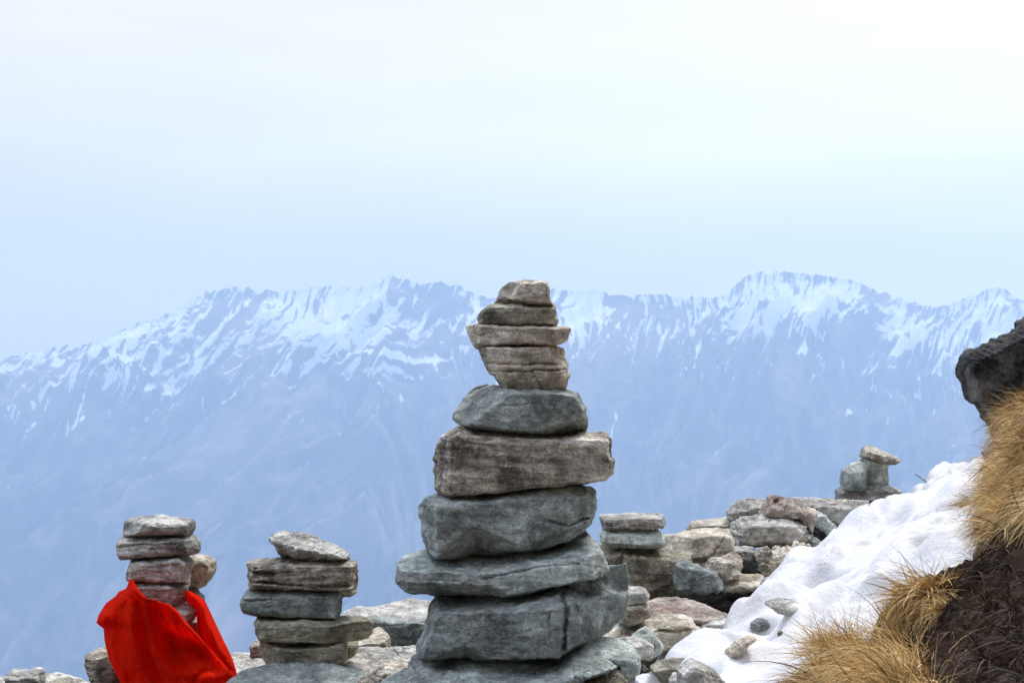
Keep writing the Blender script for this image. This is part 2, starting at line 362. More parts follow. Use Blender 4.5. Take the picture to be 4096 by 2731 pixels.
stone('B', [(185,490),(215,450),(280,433),(340,428),(450,430),(600,425),(750,408),(900,388),(1020,376),(1150,374),(1215,380),(1240,410),(1250,480),(1240,530),(1215,590),(1165,635),(1080,690),(960,735),(860,760),(700,785),(550,800),(400,808),(280,802),(245,775),(215,700),(200,610),(190,540)],
      DM-.01, 'teal', 'wide blue grey stone with a shadowed hollow, seventh from the central cairn top', g1, H=.12, back=.15, strata=.9, tilt=.07,
      cuts=[[('L', (290,430), (300,780), 1.3)], [('D', (300,770), (500,585), 1.0), ('D', (500,585), (880,745), 1.0)], [('D', (700,745), (1240,560), 1.0)], [('U', (280,470), (1200,420), 1.0)], [('R', (1200,400), (1210,620), 1.0)]],
      grooves=[([(930,560),(1080,600),(1150,560),(1220,545)], .0025, .010), ([(960,680),(1100,640),(1180,610)], .002, .008)])
stone('B', [(42,905),(55,840),(90,800),(180,775),(240,762),(300,770),(700,745),(950,690),(1160,630),(1200,658),(1250,718),(1285,770),(1305,830),(1318,880),(1280,907),(1180,940),(1080,962),(960,990),(830,1020),(720,1040),(560,1050),(400,1056),(300,1044),(240,1035),(200,1010),(120,1015),(80,980),(45,940)],
      DM-.01, 'teal', 'broad flat stone jutting out to the left, eighth from the top of the central cairn', g1, H=.16, back=.15, strata=1.3, tilt=.06,
      cuts=[[('U', (60,860), (600,865), 3.2), ('U', (600,865), (1200,770), 3.2)], [('D', (380,925), (620,930), 1.1), ('D', (620,930), (780,1015), 1.1)], [('D', (150,985), (780,1010), 1.8)], [('R', (1205,660), (1230,920), 1.4)], [('L', (110,800), (120,1010), 1.2)], [('D', (780,1000), (1300,870), 1.1)]],
      grooves=[([(560,900),(760,860),(900,835),(1150,815)], .002, .008)])
stone('B', [(172,1395),(180,1310),(215,1250),(240,1150),(255,1085),(300,1050),(420,1058),(600,1042),(760,1026),(900,998),(1010,965),(1060,968),(1180,940),(1310,885),(1450,850),(1462,950),(1455,1070),(1440,1170),(1400,1200),(1280,1262),(1130,1335),(1060,1385),(1030,1410),(950,1405),(800,1415),(600,1418),(470,1415),(380,1425),(280,1412),(200,1405)],
      DM-.03, 'dark', 'massive dark block with a vertical cleft, bottom stone of the tall central cairn', g1, H=.19, back=.16, strata=.5, tilt=.05, rough=1.2,
      cuts=[[('R', (1050,960), (1045,1400), .85)], [('D', (200,1400), (470,1280), 1.1), ('D', (470,1280), (660,1385), 1.1)], [('D', (640,1380), (1030,1392), 2.5)], [('U', (300,1095), (960,1055), 2.0)], [('L', (300,1090), (200,1290), 1.3)], [('U', (520,1110), (540,1110), .0), ('U', (1000,985), (1460,860), 1.5)]],
      grooves=[([(1048,990),(1055,1150),(1050,1300)], .006, .03), ([(1110,1050),(1115,1130)], .006, .012), ([(960,1085),(955,1250)], .003, .006), ([(1285,900),(1280,1000)], .002, .006)])

# stones right beside and under the central cairn
g3 = 'loose rocks at the foot of the central cairn'
stone('B', [(130,1432),(200,1402),(420,1425),(760,1430),(1000,1412),(1100,1362),(1250,1372),(1330,1400),(1390,1450),(1330,1480),(1290,1500),(1200,1530),(1150,1580),(1150,1760),(-60,1760),(-60,1590),(0,1545),(110,1500)],
      DM-.06, 'teal', 'layered grey ledge directly beneath the bottom block of the central cairn', g3, H=.22, back=.30, strata=2.0, tilt=.14, rough=1.3, name='rock', category='rock',
      cuts=[[('U', (0,1560), (600,1500), 2.6), ('U', (600,1500), (1290,1400), 2.6)], [('D', (900,1500), (1290,1480), .5)]],
      grooves=[([(150,1520),(500,1525),(760,1480),(1000,1430)], .003, .02)])
stone('B', [(1100,1362),(1170,1310),(1240,1278),(1290,1300),(1380,1308),(1440,1340),(1500,1388),(1513,1410),(1505,1568),(1490,1700),(1320,1700),(1290,1560),(1280,1500),(1380,1450),(1290,1410)],
      DM-.02, 'paleteal', 'pale upright slab with a straight right edge, beside the snow below the central cairn', g3, H=.10, back=.16, strata=.7, tilt=.2, name='rock', category='rock',
      cuts=[[('R', (1490,1390), (1480,1568), 2)], [('U', (1150,1360), (1500,1400), 1.2)]])
stone('B', [(1130,1335),(1240,1275),(1255,1300),(1250,1350),(1180,1370),(1130,1372)], DM+.04, 'teal', 'small grey wedge of rock tucked under the right end of the bottom block', g3, H=.06, back=.08, strata=.5, name='rock', category='rock')
stone('B', [(1270,1480),(1330,1470),(1400,1490),(1440,1540),(1450,1700),(1200,1700),(1150,1600),(1200,1540)], DM-.10, 'olive', 'dark crumbly rock at the lower picture edge before the pale slab', g3, H=.08, back=.08, strata=1, rough=2, name='rock', category='rock')
stone('K', [(30,240),(130,236),(180,258),(212,300),(203,337),(130,367),(60,388),(-40,400),(-40,260)], DM+.35, 'pale', 'small whitish stone lying on a brown one, right of the bottom cairn block', g3, H=.05, back=.08, strata=.3, name='rock', category='rock')
stone('K', [(-40,400),(60,383),(150,353),(195,390),(217,440),(212,492),(130,548),(50,568),(-60,575)], DM+.35, 'brown', 'rounded brown stone under a small whitish one, right of the bottom cairn block', g3, H=.07, back=.09, strata=.4, name='rock', category='rock')
stone('K', [(-260,700),(-120,640),(0,585),(120,545),(250,520),(420,505),(560,505),(620,540),(660,600),(735,655),(765,710),(720,765),(560,780),(450,770),(380,785),(310,840),(100,860),(-100,860),(-250,830)],
      DM+.42, 'tan', 'broad layered tan slab with a snow patch on its end, between cairn and snow', g3, H=.12, back=.22, strata=1.6, tilt=.1, name='rock', category='rock',
      cuts=[[('U', (-200,720), (260,590), 2.8), ('U', (260,590), (700,620), 2.8)], [('D', (350,760), (760,700), .6)]], grooves=[([(-100,680),(150,640),(330,590),(600,580)], .003, .02)])
stone('K', [(75,692),(190,608),(232,640),(262,682),(347,782),(312,832),(240,870),(120,860),(60,780)], DM+.24, 'paleteal', 'bluish grey triangular stone leaning on the layered tan slab', g3, H=.05, back=.06, strata=.2, tilt=.4, name='rock', category='rock',
      cuts=[[('U', (75,700), (240,650), .8)]])
stone('K', [(-60,740),(0,722),(90,718),(180,735),(252,792),(248,862),(150,880),(0,870),(-80,830)], DM+.12, 'pale', 'pale rounded stone in front of the bluish triangular one', g3, H=.06, back=.08, strata=.6, name='rock', category='rock')
stone('K', [(198,420),(215,380),(300,350),(450,343),(600,346),(700,388),(800,430),(935,492),(935,540),(850,575),(720,592),(600,545),(450,520),(300,525),(215,480)],
      6.1, 'red', 'reddish pink flat slab lying before the dark gap in the rocks', g3, H=.12, back=.25, strata=1.4, tilt=-.12, name='rock', category='rock',
      cuts=[[('U', (200,440), (930,520), 2.4)]])
stone('K', [(720,600),(780,580),(900,560),(1030,515),(1050,535),(980,590),(850,640),(770,700),(700,640)], 6.0, 'grey', 'flat grey stone half buried between the tan slab and the snow', g3, H=.05, back=.2, strata=1, name='rock', category='rock')

# wall of rocks on the right, going away
g4 = 'rocks in the rough wall along the snow'
stone('R', [(0,560),(20,532),(150,525),(330,538),(500,560),(600,575),(712,600),(705,680),(695,800),(680,860),(600,910),(500,935),(380,945),(100,940),(-60,900),(-80,620)],
      6.8, 'olive', 'big dark brown boulder behind the right edge of the central cairn', g4, H=.18, back=.3, strata=.7, rough=1.5, name='rock', category='rock',
      cuts=[[('U', (0,600), (280,580), 2), ('U', (280,580), (700,640), 2.)], [('D', (100,850), (690,820), .9)]], grooves=[([(190,540),(170,640),(140,700)], .006, .02)])
stone('R', [(45,312),(150,304),(300,300),(500,304),(515,330),(512,388),(440,390),(430,412),(250,412),(75,412),(50,362)], 6.7, 'grey', 'flat dark grey slab on top of the two-slab pile right of the central cairn', g4, H=.10, back=.12, strata=1.6, name='stone', category='stone',
      cuts=[[('D', (60,375), (510,385), 2.2)]])
stone('R', [(48,440),(80,415),(200,410),(400,412),(470,416),(490,438),(517,470),(517,522),(480,548),(400,545),(250,540),(150,535),(80,515),(50,485)], 6.7, 'paleteal', 'pale greenish slab, lower one of the two-slab pile right of the central cairn', g4, H=.10, back=.14, strata=.8, name='stone', category='stone',
      cuts=[[('D', (80,495), (510,510), 2.4)], [('U', (80,440), (480,440), 2)]])
stone('R', [(640,640),(700,655),(760,685),(800,705),(905,738),(915,765),(950,815),(945,850),(905,885),(895,860),(820,882),(740,868),(640,900),(600,760)], 6.62, 'dark', 'jagged grey stone at the foot of the big dark boulder', g4, H=.08, back=.15, strata=1, tilt=-.3, name='rock', category='rock')
stone('R', [(515,462),(640,440),(720,425),(820,413),(930,414),(1000,418),(1030,470),(1042,540),(1032,602),(950,625),(830,642),(720,645),(640,600),(510,580)], 7.1, 'tan', 'tan block with a diagonal crack between the slab pile and the striped slab', g4, H=.14, back=.2, strata=.5, name='rock', category='rock',
      cuts=[[('L', (730,430), (690,580), .8)], [('D', (690,600), (1040,590), 1.2)]], grooves=[([(950,425),(920,500),(860,580)], .004, .015)])
stone('R', [(820,700),(870,640),(960,620),(1040,588),(1075,600),(1090,640),(1087,700),(1072,752),(1000,785),(930,792),(910,750),(830,720)], 6.9, 'brown', 'crumbly tan brown stone under the cracked block', g4, H=.1, back=.15, strata=1.4, rough=1.4, name='rock', category='rock')
stone('J', [(110,890),(160,800),(350,783),(500,768),(600,765),(640,900),(600,1000),(300,1000),(120,960)], 7.9, 'tan', 'flat tan slab end showing left of the long striped slab', g4, H=.08, back=.25, strata=1, name='rock', category='rock',
      cuts=[[('U', (110,830), (600,800), 1.8)]])
stone('J', [(515,870),(560,790),(640,750),(800,743),(960,748),(1080,758),(1130,795),(1200,820),(1252,940),(1205,970),(1192,1022),(1000,1014),(800,1006),(560,1015),(535,930)], 7.6, 'grey', 'long grey slab with fine horizontal stripes, lying across the rock wall', g4, H=.2, back=.25, strata=2.2, name='rock', category='rock',
      cuts=[[('R', (1110,760), (1190,1000), 1.2)], [('D', (560,985), (1190,990), 2.2)], [('U', (600,775), (1100,775), 1.6)]])
stone('J', [(500,690),(560,640),(620,585),(700,573),(840,588),(880,640),(880,750),(640,757),(510,760),(503,720)], 7.8, 'grey', 'angular grey stone on the left end of the striped slab', g4, H=.1, back=.2, strata=.8, name='rock', category='rock',
      cuts=[[('U', (500,700), (850,630), 1.6)]])
stone('J', [(835,640),(880,558),(930,548),(1000,568),(1060,598),(1200,638),(1310,690),(1300,760),(1275,860),(1255,930),(1200,830),(1130,775),(1000,755),(900,752),(830,745),(805,700)], 7.65, 'red', 'warm brown wedge stone with a dark hole, on top of the striped slab', g4, H=.12, back=.2, strata=1.3, tilt=-.35, name='rock', category='rock',
      cuts=[[('U', (900,640), (1300,720), 1.2)], [('L', (900,560), (850,740), .8)]], grooves=[([(935,606),(945,608)], .012, .06)])
stone('J', [(1040,578),(1200,576),(1400,588),(1600,600),(1780,604),(1802,640),(1802,720),(1700,800),(1520,860),(1480,860),(1250,800),(1050,760)], 8.3, 'grey', 'long grey slab behind the brown wedge, running under the small far cairn', g4, H=.16, back=.25, strata=1.6, name='rock', category='rock',
      cuts=[[('U', (1230,620), (1800,650), 1.8)], [('L', (1240,610), (1340,700), .9)]])
stone('J', [(1795,645),(1900,622),(2015,612),(2060,640),(2000,760),(1800,760)], 8.6, 'olive', 'dark flat stone showing between the far cairn base and the snow', g4, H=.08, back=.2, strata=1, name='rock', category='rock')
stone('J', [(1280,720),(1300,695),(1340,690),(1505,850),(1480,885),(1445,895),(1300,795)], 7.9, 'paleteal', 'narrow blue grey plank of stone leaning over a dark hollow', g4, H=.06, back=.08, strata=.2, tilt=-.7, name='rock', category='rock')
stone('J', [(1200,985),(1240,942),(1310,945),(1340,970),(1315,1025),(1270,1060),(1200,1045)], 7.6, 'teal', 'small grey stone at the right foot of the striped slab', g4, H=.06, back=.1, strata=.4, name='rock', category='rock')
stone('R', [(1045,560),(1120,545),(1190,555),(1225,590),(1200,635),(1100,640),(1045,610)], 7.3, 'grey', 'small pale grey stone under the left end of the striped slab', g4, H=.05, back=.1, strata=.5, name='rock', category='rock')
stone('R', [(1215,600),(1250,550),(1300,546),(1315,565),(1310,600),(1270,645),(1225,640)], 7.25, 'brown', 'small upright rounded stone wedged under the striped slab', g4, H=.05, back=.06, strata=.3, name='rock', category='rock')
stone('R', [(1325,590),(1360,545),(1500,540),(1620,530),(1650,560),(1560,640),(1450,720),(1300,780),(1262,740),(1270,660)], 7.35, 'tan', 'heap of crumbly pale rubble at the snow edge under the striped slab', g4, H=.1, back=.2, strata=1, rough=3, name='rock', category='rock')
stone('R', [(925,800),(1080,758),(1250,756),(1280,800),(1250,850),(1100,860),(960,860)], 6.9, 'brown', 'low brown striped slab at the mouth of the dark hollow', g4, H=.1, back=.3, strata=1.6, name='rock', category='rock', cuts=[[('U', (930,830), (1260,810), 2.2)]])
stone('R', [(1060,640),(1250,640),(1300,700),(1290,780),(1060,780)], 7.7, 'dark', 'added backing stone, toned dark for the shade in the hollow under the striped slab', g4, H=.05, back=.2, name='rock', category='rock')  # added filler stone; its dark colour stands in for shade in the hollow
stone('J', [(1180,760),(1500,800),(1520,900),(1400,1000),(1180,1010)], 8.15, 'black', 'added backing stone, coloured black for the shade under the leaning plank', g4, H=.04, back=.2, name='rock', category='rock')  # added behind the plank; black colour paints the shade of the hollow
stone('R', [(480,660),(700,620),(1040,600),(1240,630),(1310,760),(1290,1080),(300,1080),(300,880)], 7.35, 'black', 'added backing rock, black to stand for shade in the large gap beside the snow', g4, H=.04, back=.3, name='rock', category='rock', strata=.6)  # added to close the gap; shade is put into its black colour

# far small cairn
g5 = 'stones of the small far cairn on the skyline'
stone('J', [(1510,592),(1530,500),(1560,470),(1700,475),(1900,462),(2020,465),(2100,510),(2107,560),(2080,592),(1950,612),(1800,606),(1620,606)], 9.0, 'grey', 'flat brownish base stone of the small far cairn', g5, H=.12, back=.16, strata=1, cuts=[[('D', (1640,575), (2080,585), 2.4)], [('R', (1990,470), (2040,600), .8)]])
stone('J', [(1735,215),(1800,185),(1900,200),(1985,232),(1973,320),(1980,450),(1870,468),(1760,478),(1725,300)], 9.05, 'paleteal', 'upright bluish stone carrying the cap of the small far cairn', g5, H=.08, back=.12, strata=.3, tilt=1.4, chips=0, planes=1, rough=.5, cuts=[[('L', (1830,210), (1810,470), .6)]])
stone('J', [(1576,318),(1640,264),(1732,236),(1772,262),(1772,470),(1725,502),(1620,506),(1570,480),(1568,390)], 8.95, 'teal', 'shorter upright grey stone on the left side of the small far cairn', g5, H=.09, back=.12, strata=.3, tilt=1.4, chips=0, planes=1, rough=.5, cuts=[[('U', (1575,330), (1770,318), .6)], [('R', (1735,300), (1740,480), .5)]])
stone('J', [(1750,155),(1780,95),(1840,90),(1900,110),(1960,150),(2082,207),(2050,237),(1960,232),(1880,222),(1820,195),(1755,170)], 9.0, 'brown', 'tilted tan cap stone on the small far cairn', g5, H=.09, back=.1, strata=.6, tilt=-.4, chips=1, planes=1, rough=.6, cuts=[[('U', (1800,130), (2080,215), 1.6)]])

# left cairn with the red cloth
g6 = 'stones of the cairn wearing the red cloth'; DL = 5.6
stone('I', [(370,140),(440,134),(600,143),(800,158),(922,177),(935,200),(930,240),(905,287),(750,292),(600,296),(450,294),(365,290),(355,265),(362,190)], DL, 'grey', 'flat grey top slab of the cairn wearing the red cloth', g6, H=.10, back=.12, strata=.5,
      cuts=[[('U', (450,172), (930,182), 4)], [('L', (560,165), (470,290), 1.0)]])
stone('I', [(305,355),(325,322),(440,304),(520,298),(700,296),(850,290),(950,310),(975,350),(985,400),(970,428),(850,455),(700,470),(560,482),(440,490),(325,487),(312,440)], DL, 'grey', 'long grey slab second from the top of the red-clothed cairn', g6, H=.1, back=.12, strata=.9, tilt=.05,
      cuts=[[('U', (310,345), (900,315), 2.6)], [('R', (860,290), (920,440), .8)]], grooves=[([(330,375),(600,360),(850,350)], .002, .006)])
stone('I', [(390,600),(405,540),(430,500),(560,484),(720,470),(850,462),(900,505),(925,535),(892,610),(887,685),(700,690),(560,686),(430,684),(392,668)], DL, 'grey', 'dark mottled stone third from the top of the red-clothed cairn', g6, H=.1, back=.1, strata=.7, rough=1.3,
      cuts=[[('U', (430,520), (900,500), 1.5)], [('L', (450,500), (445,680), 1.1)]])
stone('I', [(840,485),(960,476),(1060,490),(1105,520),(1117,590),(1070,662),(1030,715),(960,750),(885,755),(800,700),(800,520)], DL+.14, 'tan', 'pale stone poking out behind the right side of the red-clothed cairn', g6, H=.09, back=.09, strata=.3,
      cuts=[[('D', (900,560), (1060,700), .9)]])
stone('I', [(398,688),(560,680),(740,686),(888,684),(892,720),(872,780),(862,850),(800,882),(720,892),(620,880),(540,850),(490,800),(440,745)], DL-.01, 'grey', 'light grey wedge stone resting right on the neck of the red cloth', g6, H=.1, back=.1, strata=1.1)
stone('I', [(870,760),(930,753),(972,790),(1012,832),(1000,900),(880,880)], DL+.12, 'brown', 'small dark stone behind the right shoulder of the red cloth', g6, H=.05, back=.06, strata=.5)
stone('I', [(640,900),(850,878),(962,925),(950,980),(920,1032),(880,1050),(700,1040),(640,960)], DL-.03, 'pale', 'pale block showing through the opening of the red cloth', g6, H=.09, back=.12, strata=.3,
      cuts=[[('U', (700,960), (900,945), 2.8)], [('R', (905,900), (905,1050), 1.6)]])
stone('I', [(640,1050),(900,1035),(965,1010),(968,1200),(900,1260),(640,1260)], DL-.0, 'grey', 'grey stone low in the opening of the red cloth under the pale block', g6, H=.07, back=.12)
stone('I', [(420,900),(700,880),(720,1060),(700,1200),(430,1200),(400,1040)], DL+.10, 'grey', 'hidden core stone under the shoulder of the red cloth', g6, H=.05, back=.06)
stone('I', [(360,1200),(980,1190),(1020,1400),(1060,1760),(320,1760)], DL+.12, 'grey', 'large core boulder under the red cloth', g6, H=.08, back=.2)
stone('I', [(25,1330),(90,1276),(170,1245),(250,1255),(330,1300),(330,1700),(160,1720),(100,1560),(60,1480),(35,1390)], DL+.05, 'brown', 'dark upright stone with a pale flat top, left of the red cloth', g6, H=.08, back=.13, strata=.6, cuts=[[('U', (20,1330), (300,1310), 3.2)], [('L', (110,1300), (170,1500), .4)]])

# second cairn
g7 = 'stones of the low cairn between red cloth and central cairn'; D2 = 5.45
stone('C', [(1465,280),(1500,262),(1560,250),(1640,248),(1760,258),(1850,305),(1950,360),(2048,408),(2040,432),(1960,445),(1850,450),(1700,447),(1600,436),(1560,408),(1530,352),(1480,305)], D2, 'grey', 'pointed slanting stone on top of the low five-stone cairn', g7, H=.10, back=.12, strata=1.2, rough=1.8, tilt=-.3,
      cuts=[[('U', (1480,300), (1720,340), 2.0), ('U', (1720,340), (2040,412), 2.0)], [('D', (1500,320), (1750,365), 1.5), ('D', (1750,365), (2040,425), 1.5)]])
stone('C', [(1300,470),(1330,452),(1450,440),(1600,438),(1700,440),(1900,448),(2040,450),(2107,460),(2105,540),(2095,600),(2092,660),(2085,690),(2040,702),(2000,697),(1990,668),(1700,665),(1500,658),(1330,648),(1322,610),(1332,588),(1308,570),(1305,510)], D2, 'brown', 'wide layered brown stone second from the top of the low cairn', g7, H=.1, back=.13, strata=2.2, tilt=-.05,
      cuts=[[('D', (1320,600), (2090,640), 1.4)], [('L', (1370,450), (1360,600), .8)]], grooves=[([(1320,585),(1500,590),(1800,620),(2090,610)], .004, .02), ([(1370,525),(1530,530)], .005, .018)])
stone('C', [(1255,730),(1290,680),(1330,660),(1450,655),(1700,662),(1850,672),(1990,670),(1998,710),(1975,740),(1977,800),(1962,867),(1850,872),(1700,866),(1600,862),(1450,856),(1340,845),(1280,820),(1258,780)], D2, 'dark', 'dark grey round-ended stone in the middle of the low cairn', g7, H=.1, back=.12, strata=1.2,
      cuts=[[('U', (1280,690), (1990,705), 1.2)]], grooves=[([(1270,720),(1500,722)], .003, .01)])
stone('C', [(1360,905),(1375,868),(1480,862),(1680,860),(1900,874),(2100,878),(2200,890),(2222,930),(2207,980),(2190,1020),(2130,1037),(2000,1044),(1800,1050),(1600,1048),(1450,1038),(1390,1027),(1365,980)], D2-.02, 'olive', 'long yellowish brown slab fourth from the top of the low cairn', g7, H=.11, back=.12, strata=1.2,
      cuts=[[('L', (1440,870), (1430,1030), 1.)], [('D', (1850,1040), (1950,900), .5)]])
stone('C', [(1403,1060),(1430,1040),(1550,1040),(1700,1048),(2000,1044),(2022,1060),(2027,1150),(2017,1202),(1900,1218),(1700,1226),(1560,1226),(1450,1204),(1410,1172),(1406,1100)], D2-.02, 'olive', 'squared stone at the bottom of the low cairn', g7, H=.11, back=.13, strata=1,
      cuts=[[('L', (1540,1040), (1550,1220), .9)]])
stone('C', [(2030,1055),(2060,1042),(2098,1044),(2098,1120),(2070,1165),(2030,1195),(1990,1150)], D2+.1, 'olive', 'narrow stone standing behind the right end of the squared bottom stone', g7, H=.05, back=.08, strata=.5)
stone('C', [(1322,1085),(1362,1050),(1420,1043),(1440,1150),(1330,1158)], D2+.12, 'brown', 'small stone peeping out left of the squared bottom stone', g7, H=.05, back=.07, strata=.5)

# ground rocks on the left half
g8 = 'bedrock pieces under the cairns'
stone('C', [(1120,1385),(1250,1290),(1400,1240),(1550,1222),(1750,1218),(1900,1230),(2050,1262),(2150,1308),(2200,1350),(2200,1560),(1080,1560)], 5.3, 'dark', 'dark rounded boulder carrying the low cairn at the lower picture edge', g8, H=.12, back=.3, strata=.6, rough=1.3, name='rock', category='rock', cuts=[[('U', (1150,1330), (2150,1330), 2.0)]])
stone('C', [(1100,1200),(1165,1145),(1250,1140),(1400,1160),(1520,1190),(1700,1200),(1750,1300),(1500,1420),(1000,1420),(1050,1290)], 5.75, 'pale', 'pale flat slab running behind the red cloth and the low cairn', g8, H=.15, back=.35, strata=1.4, tilt=.05, name='rock', category='rock', cuts=[[('U', (1000,1290), (1750,1250), 2.6)]])
stone('L', [(290,490),(350,400),(480,345),(800,345),(1080,270),(1350,195),(1550,208),(1740,240),(1900,300),(1900,1060),(1500,1090),(1060,1060),(1000,900),(700,860),(500,800),(300,700)], 6.3, 'pale', 'broad boulder with a pale top behind the gap between low and central cairns', g8, H=.06, back=.35, strata=.3, name='rock', category='rock',  # pale stone throughout; the darker front face is a separate stone
      cuts=[[('U', (250,500), (720,500), 2.6), ('U', (720,500), (1640,620), 2.6)]])
stone('L', [(700,500),(800,505),(1100,545),(1450,568),(1640,615),(1850,640),(1850,1060),(1500,1080),(1060,1060),(1050,900),(1000,800),(900,720),(760,690)], 6.18, 'dark', 'dark grey rock face under the pale boulder, between low and central cairns', g8, H=.05, back=.14, strata=.4, name='rock', category='rock', cuts=[[('R', (1400,560), (1400,1060), .6)]])
stone('L', [(480,900),(620,850),(690,830),(760,705),(850,698),(960,740),(1040,820),(1065,1015),(1020,1050),(700,1080),(480,1080)], 5.9, 'tan', 'tan stone with a pale sloping top in the gap right of the low cairn', g8, H=.08, back=.2, strata=.8, name='rock', category='rock', cuts=[[('U', (480,900), (1040,830), 2.6)]])
stone('L', [(200,1200),(360,1180),(500,1040),(800,1030),(1070,1022),(1300,1012),(1560,1005),(1700,1060),(1700,1250),(1400,1330),(1000,1400),(700,1500),(300,1500)], 5.5, 'pale', 'pale striated ledge between the low cairn and the central cairn', g8, H=.14, back=.35, strata=2.0, tilt=.12, name='rock', category='rock',
      cuts=[[('U', (300,1330), (1000,1290), 3.0), ('U', (1000,1290), (1560,1130), 3.0)]], grooves=[([(480,1215),(800,1180),(1000,1150)], .002, .012)])
stone('L', [(560,1568),(750,1450),(870,1360),(985,1268),(1200,1235),(1380,1290),(1500,1300),(1660,1310),(1560,1450),(1400,1560),(1400,1900),(500,1900)], 5.2, 'brown', 'rough brown rock chain below the pale striated ledge', g8, H=.10, back=.25, strata=1.8, rough=2.2, name='rock', category='rock',
      cuts=[[('U', (700,1500), (1000,1300), 1.5), ('U', (1000,1300), (1600,1400), 1.5)]])
stone('H', [(-60,975),(0,968),(100,962),(112,1000),(110,1100),(-60,1100)], 6.4, 'pale', 'pale stone at the lower left picture corner', g8, H=.08, back=.15, strata=1, name='rock', category='rock')
stone('H', [(92,945),(105,915),(150,888),(210,893),(290,905),(340,885),(400,898),(412,950),(405,1110),(110,1110)], 6.3, 'grey', 'grey twin-humped stone near the lower left corner', g8, H=.08, back=.15, strata=1.4, name='rock', category='rock', cuts=[[('U', (95,950), (400,930), 1.6)]])
stone('H', [(400,930),(500,924),(650,948),(675,972),(740,990),(830,1020),(850,1110),(400,1110)], 6.35, 'pale', 'flat pale stones trailing off left of the red cloth', g8, H=.08, back=.2, strata=1.8, name='rock', category='rock', cuts=[[('U', (400,990), (830,1050), 2)]])
stone('H', [(470,1025),(560,985),(660,962),(678,985),(650,1040),(640,1110),(470,1110)], 6.2, 'olive', 'dark wedge stone lying on the flat pale stones at lower left', g8, H=.05, back=.1, strata=.8, name='rock', category='rock')
# ------------------------------------------------------------------ hillside surface functions
C0 = CAMZ
def plane(x, y): return C0 - .76 + .42*(x - .37) - .085*(y - 5.2)
XBY = np.array([-3, 1.5, 3.0, 3.4, 3.65, 3.86, 4.3, 5, 6, 7.4, 9, 12, 20]); XBX = np.array([.62, .62, .62, .62, .66, .78, .97, 1.15, 1.42, 1.86, 2.42, 3.6, 7])
def hillz(x, y):
    x = np.asarray(x, float); y = np.asarray(y, float)
    left = C0 - 1.02 + .0*x
    z = np.maximum(plane(x, y) - .13, left) + .03*fbm(np.stack([x*2.5, y*2.5, 0*x], -1).reshape(-1, 3), 4).reshape(x.shape)
    s = x - np.interp(y, XBY, XBX) + .035*fbm(np.stack([x*5, y*5, 0*x+3], -1).reshape(-1, 3), 4).reshape(x.shape)
    sl_ = np.interp(y, [3.9, 4.3, 5, 6, 9], [.45, .65, 1.5, 2.3, 2.2])
    sp_ = np.maximum(s, 0); rise = sl_*np.minimum(sp_, .5) + .5*np.maximum(sp_-.5, 0) + .03*sl_*smooth(-.02, .08, s)
    z = z + .11*np.exp(-((x-.67)**2 + (y-3.5)**2)/.15**2) + .04*np.exp(-((x-.90)**2 + (y-4.16)**2)/.06**2)
    z = z + .10*smooth(-.04, .02, s) + rise + (.05*fbm(np.stack([x*10, y*10, 0*x+9], -1).reshape(-1, 3), 5, .58).reshape(x.shape))*smooth(0, .1, s)
    z = z + .9*np.maximum(-1.2 - y, 0)*np.exp(-np.maximum(-y-70, 0)/400)  # unseen rise behind the camera, added to keep light off the front faces
    # the far edge of the ledge, where the hill falls away
    ye = np.interp(x, [-60, -3, -.6, .25, .9, 1.6, 2.6, 4, 60], [6.3, 6.3, 6.6, 7.2, 8.3, 9.3, 10.6, 13, 90])
    dd = np.maximum(y - ye, 0); z = z - 1.5*dd**1.02 + 0*x
    return z

# snow field ---------------------------------------------------------------
def hit_plane(pts, crop='D', off=0):
    r = rays(pts, crop); # C0 + r*t on plane: CAMZ + rz t = C0-.76+off+.42(rx t-.37)-.085(ry t-5.2)
    t = (-.76 + off - .42*.37 + .085*5.2)/(r[:, 2] - .42*r[:, 0] + .085*r[:, 1]); return r*t[:, None] + np.array([0, 0, CAMZ])
snow_out = [(1458,1700),(1462,1545),(1468,1512),(1510,1497),(1560,1478),(1600,1480),(1625,1440),(1680,1425),(1672,1400),(1672,1360),(1700,1345),(1740,1343),(1765,1308),(1830,1285),(1872,1258),(1885,1238),(1925,1205),(1985,1172),(2030,1155),(2062,1143),(2075,1128),(2120,1098),(2165,1072),(2200,1058),(2275,1038),(2480,1030),(2480,1700)]
SP = hit_plane(snow_out)[:, :2]
def snowz(x, y):
    sh = x.shape; P = np.stack([x.ravel(), y.ravel()], 1)
    sd = poly_sdf(P + .03*np.stack([fbm(np.c_[P*6, P[:, 0]*0], 3), fbm(np.c_[P*6+9, P[:, 0]*0], 3)], 1), SP)
    q = np.c_[(P[:, 0]*.42 + P[:, 1]*.9)*.42, P[:, 0]*.9 - P[:, 1]*.42, P[:, 0]*0]
    # drifts and lobes running down the slope
    lob = np.sqrt(fbm(q*2.6 + 4, 2, .45)**2 + .02); lob2 = np.sqrt(fbm(q*6.0 + 8, 2, .5)**2 + .02)
    z = plane(P[:, 0], P[:, 1]) + .15*(lob - .30) + .07*(lob2 - .25) + .006*fbm(np.c_[P*16, P[:, 0]*0], 4, .6) - .055*smooth(.08, .5, fbm(np.c_[q[:, 0]*7, q[:, 1]*5.5, P[:, 0]*0+2], 2, .4))
    for (px, py, r, a) in MOUNDS:
        c = hit_plane([(px, py)])[0]; d2 = ((P - c[:2])**2).sum(1); z = z + a*np.exp(-d2/r**2)
    z = z + .006 - .26*smooth(-.10, .05, sd)**1.2*1.0
    return z.reshape(sh), sd.reshape(sh)
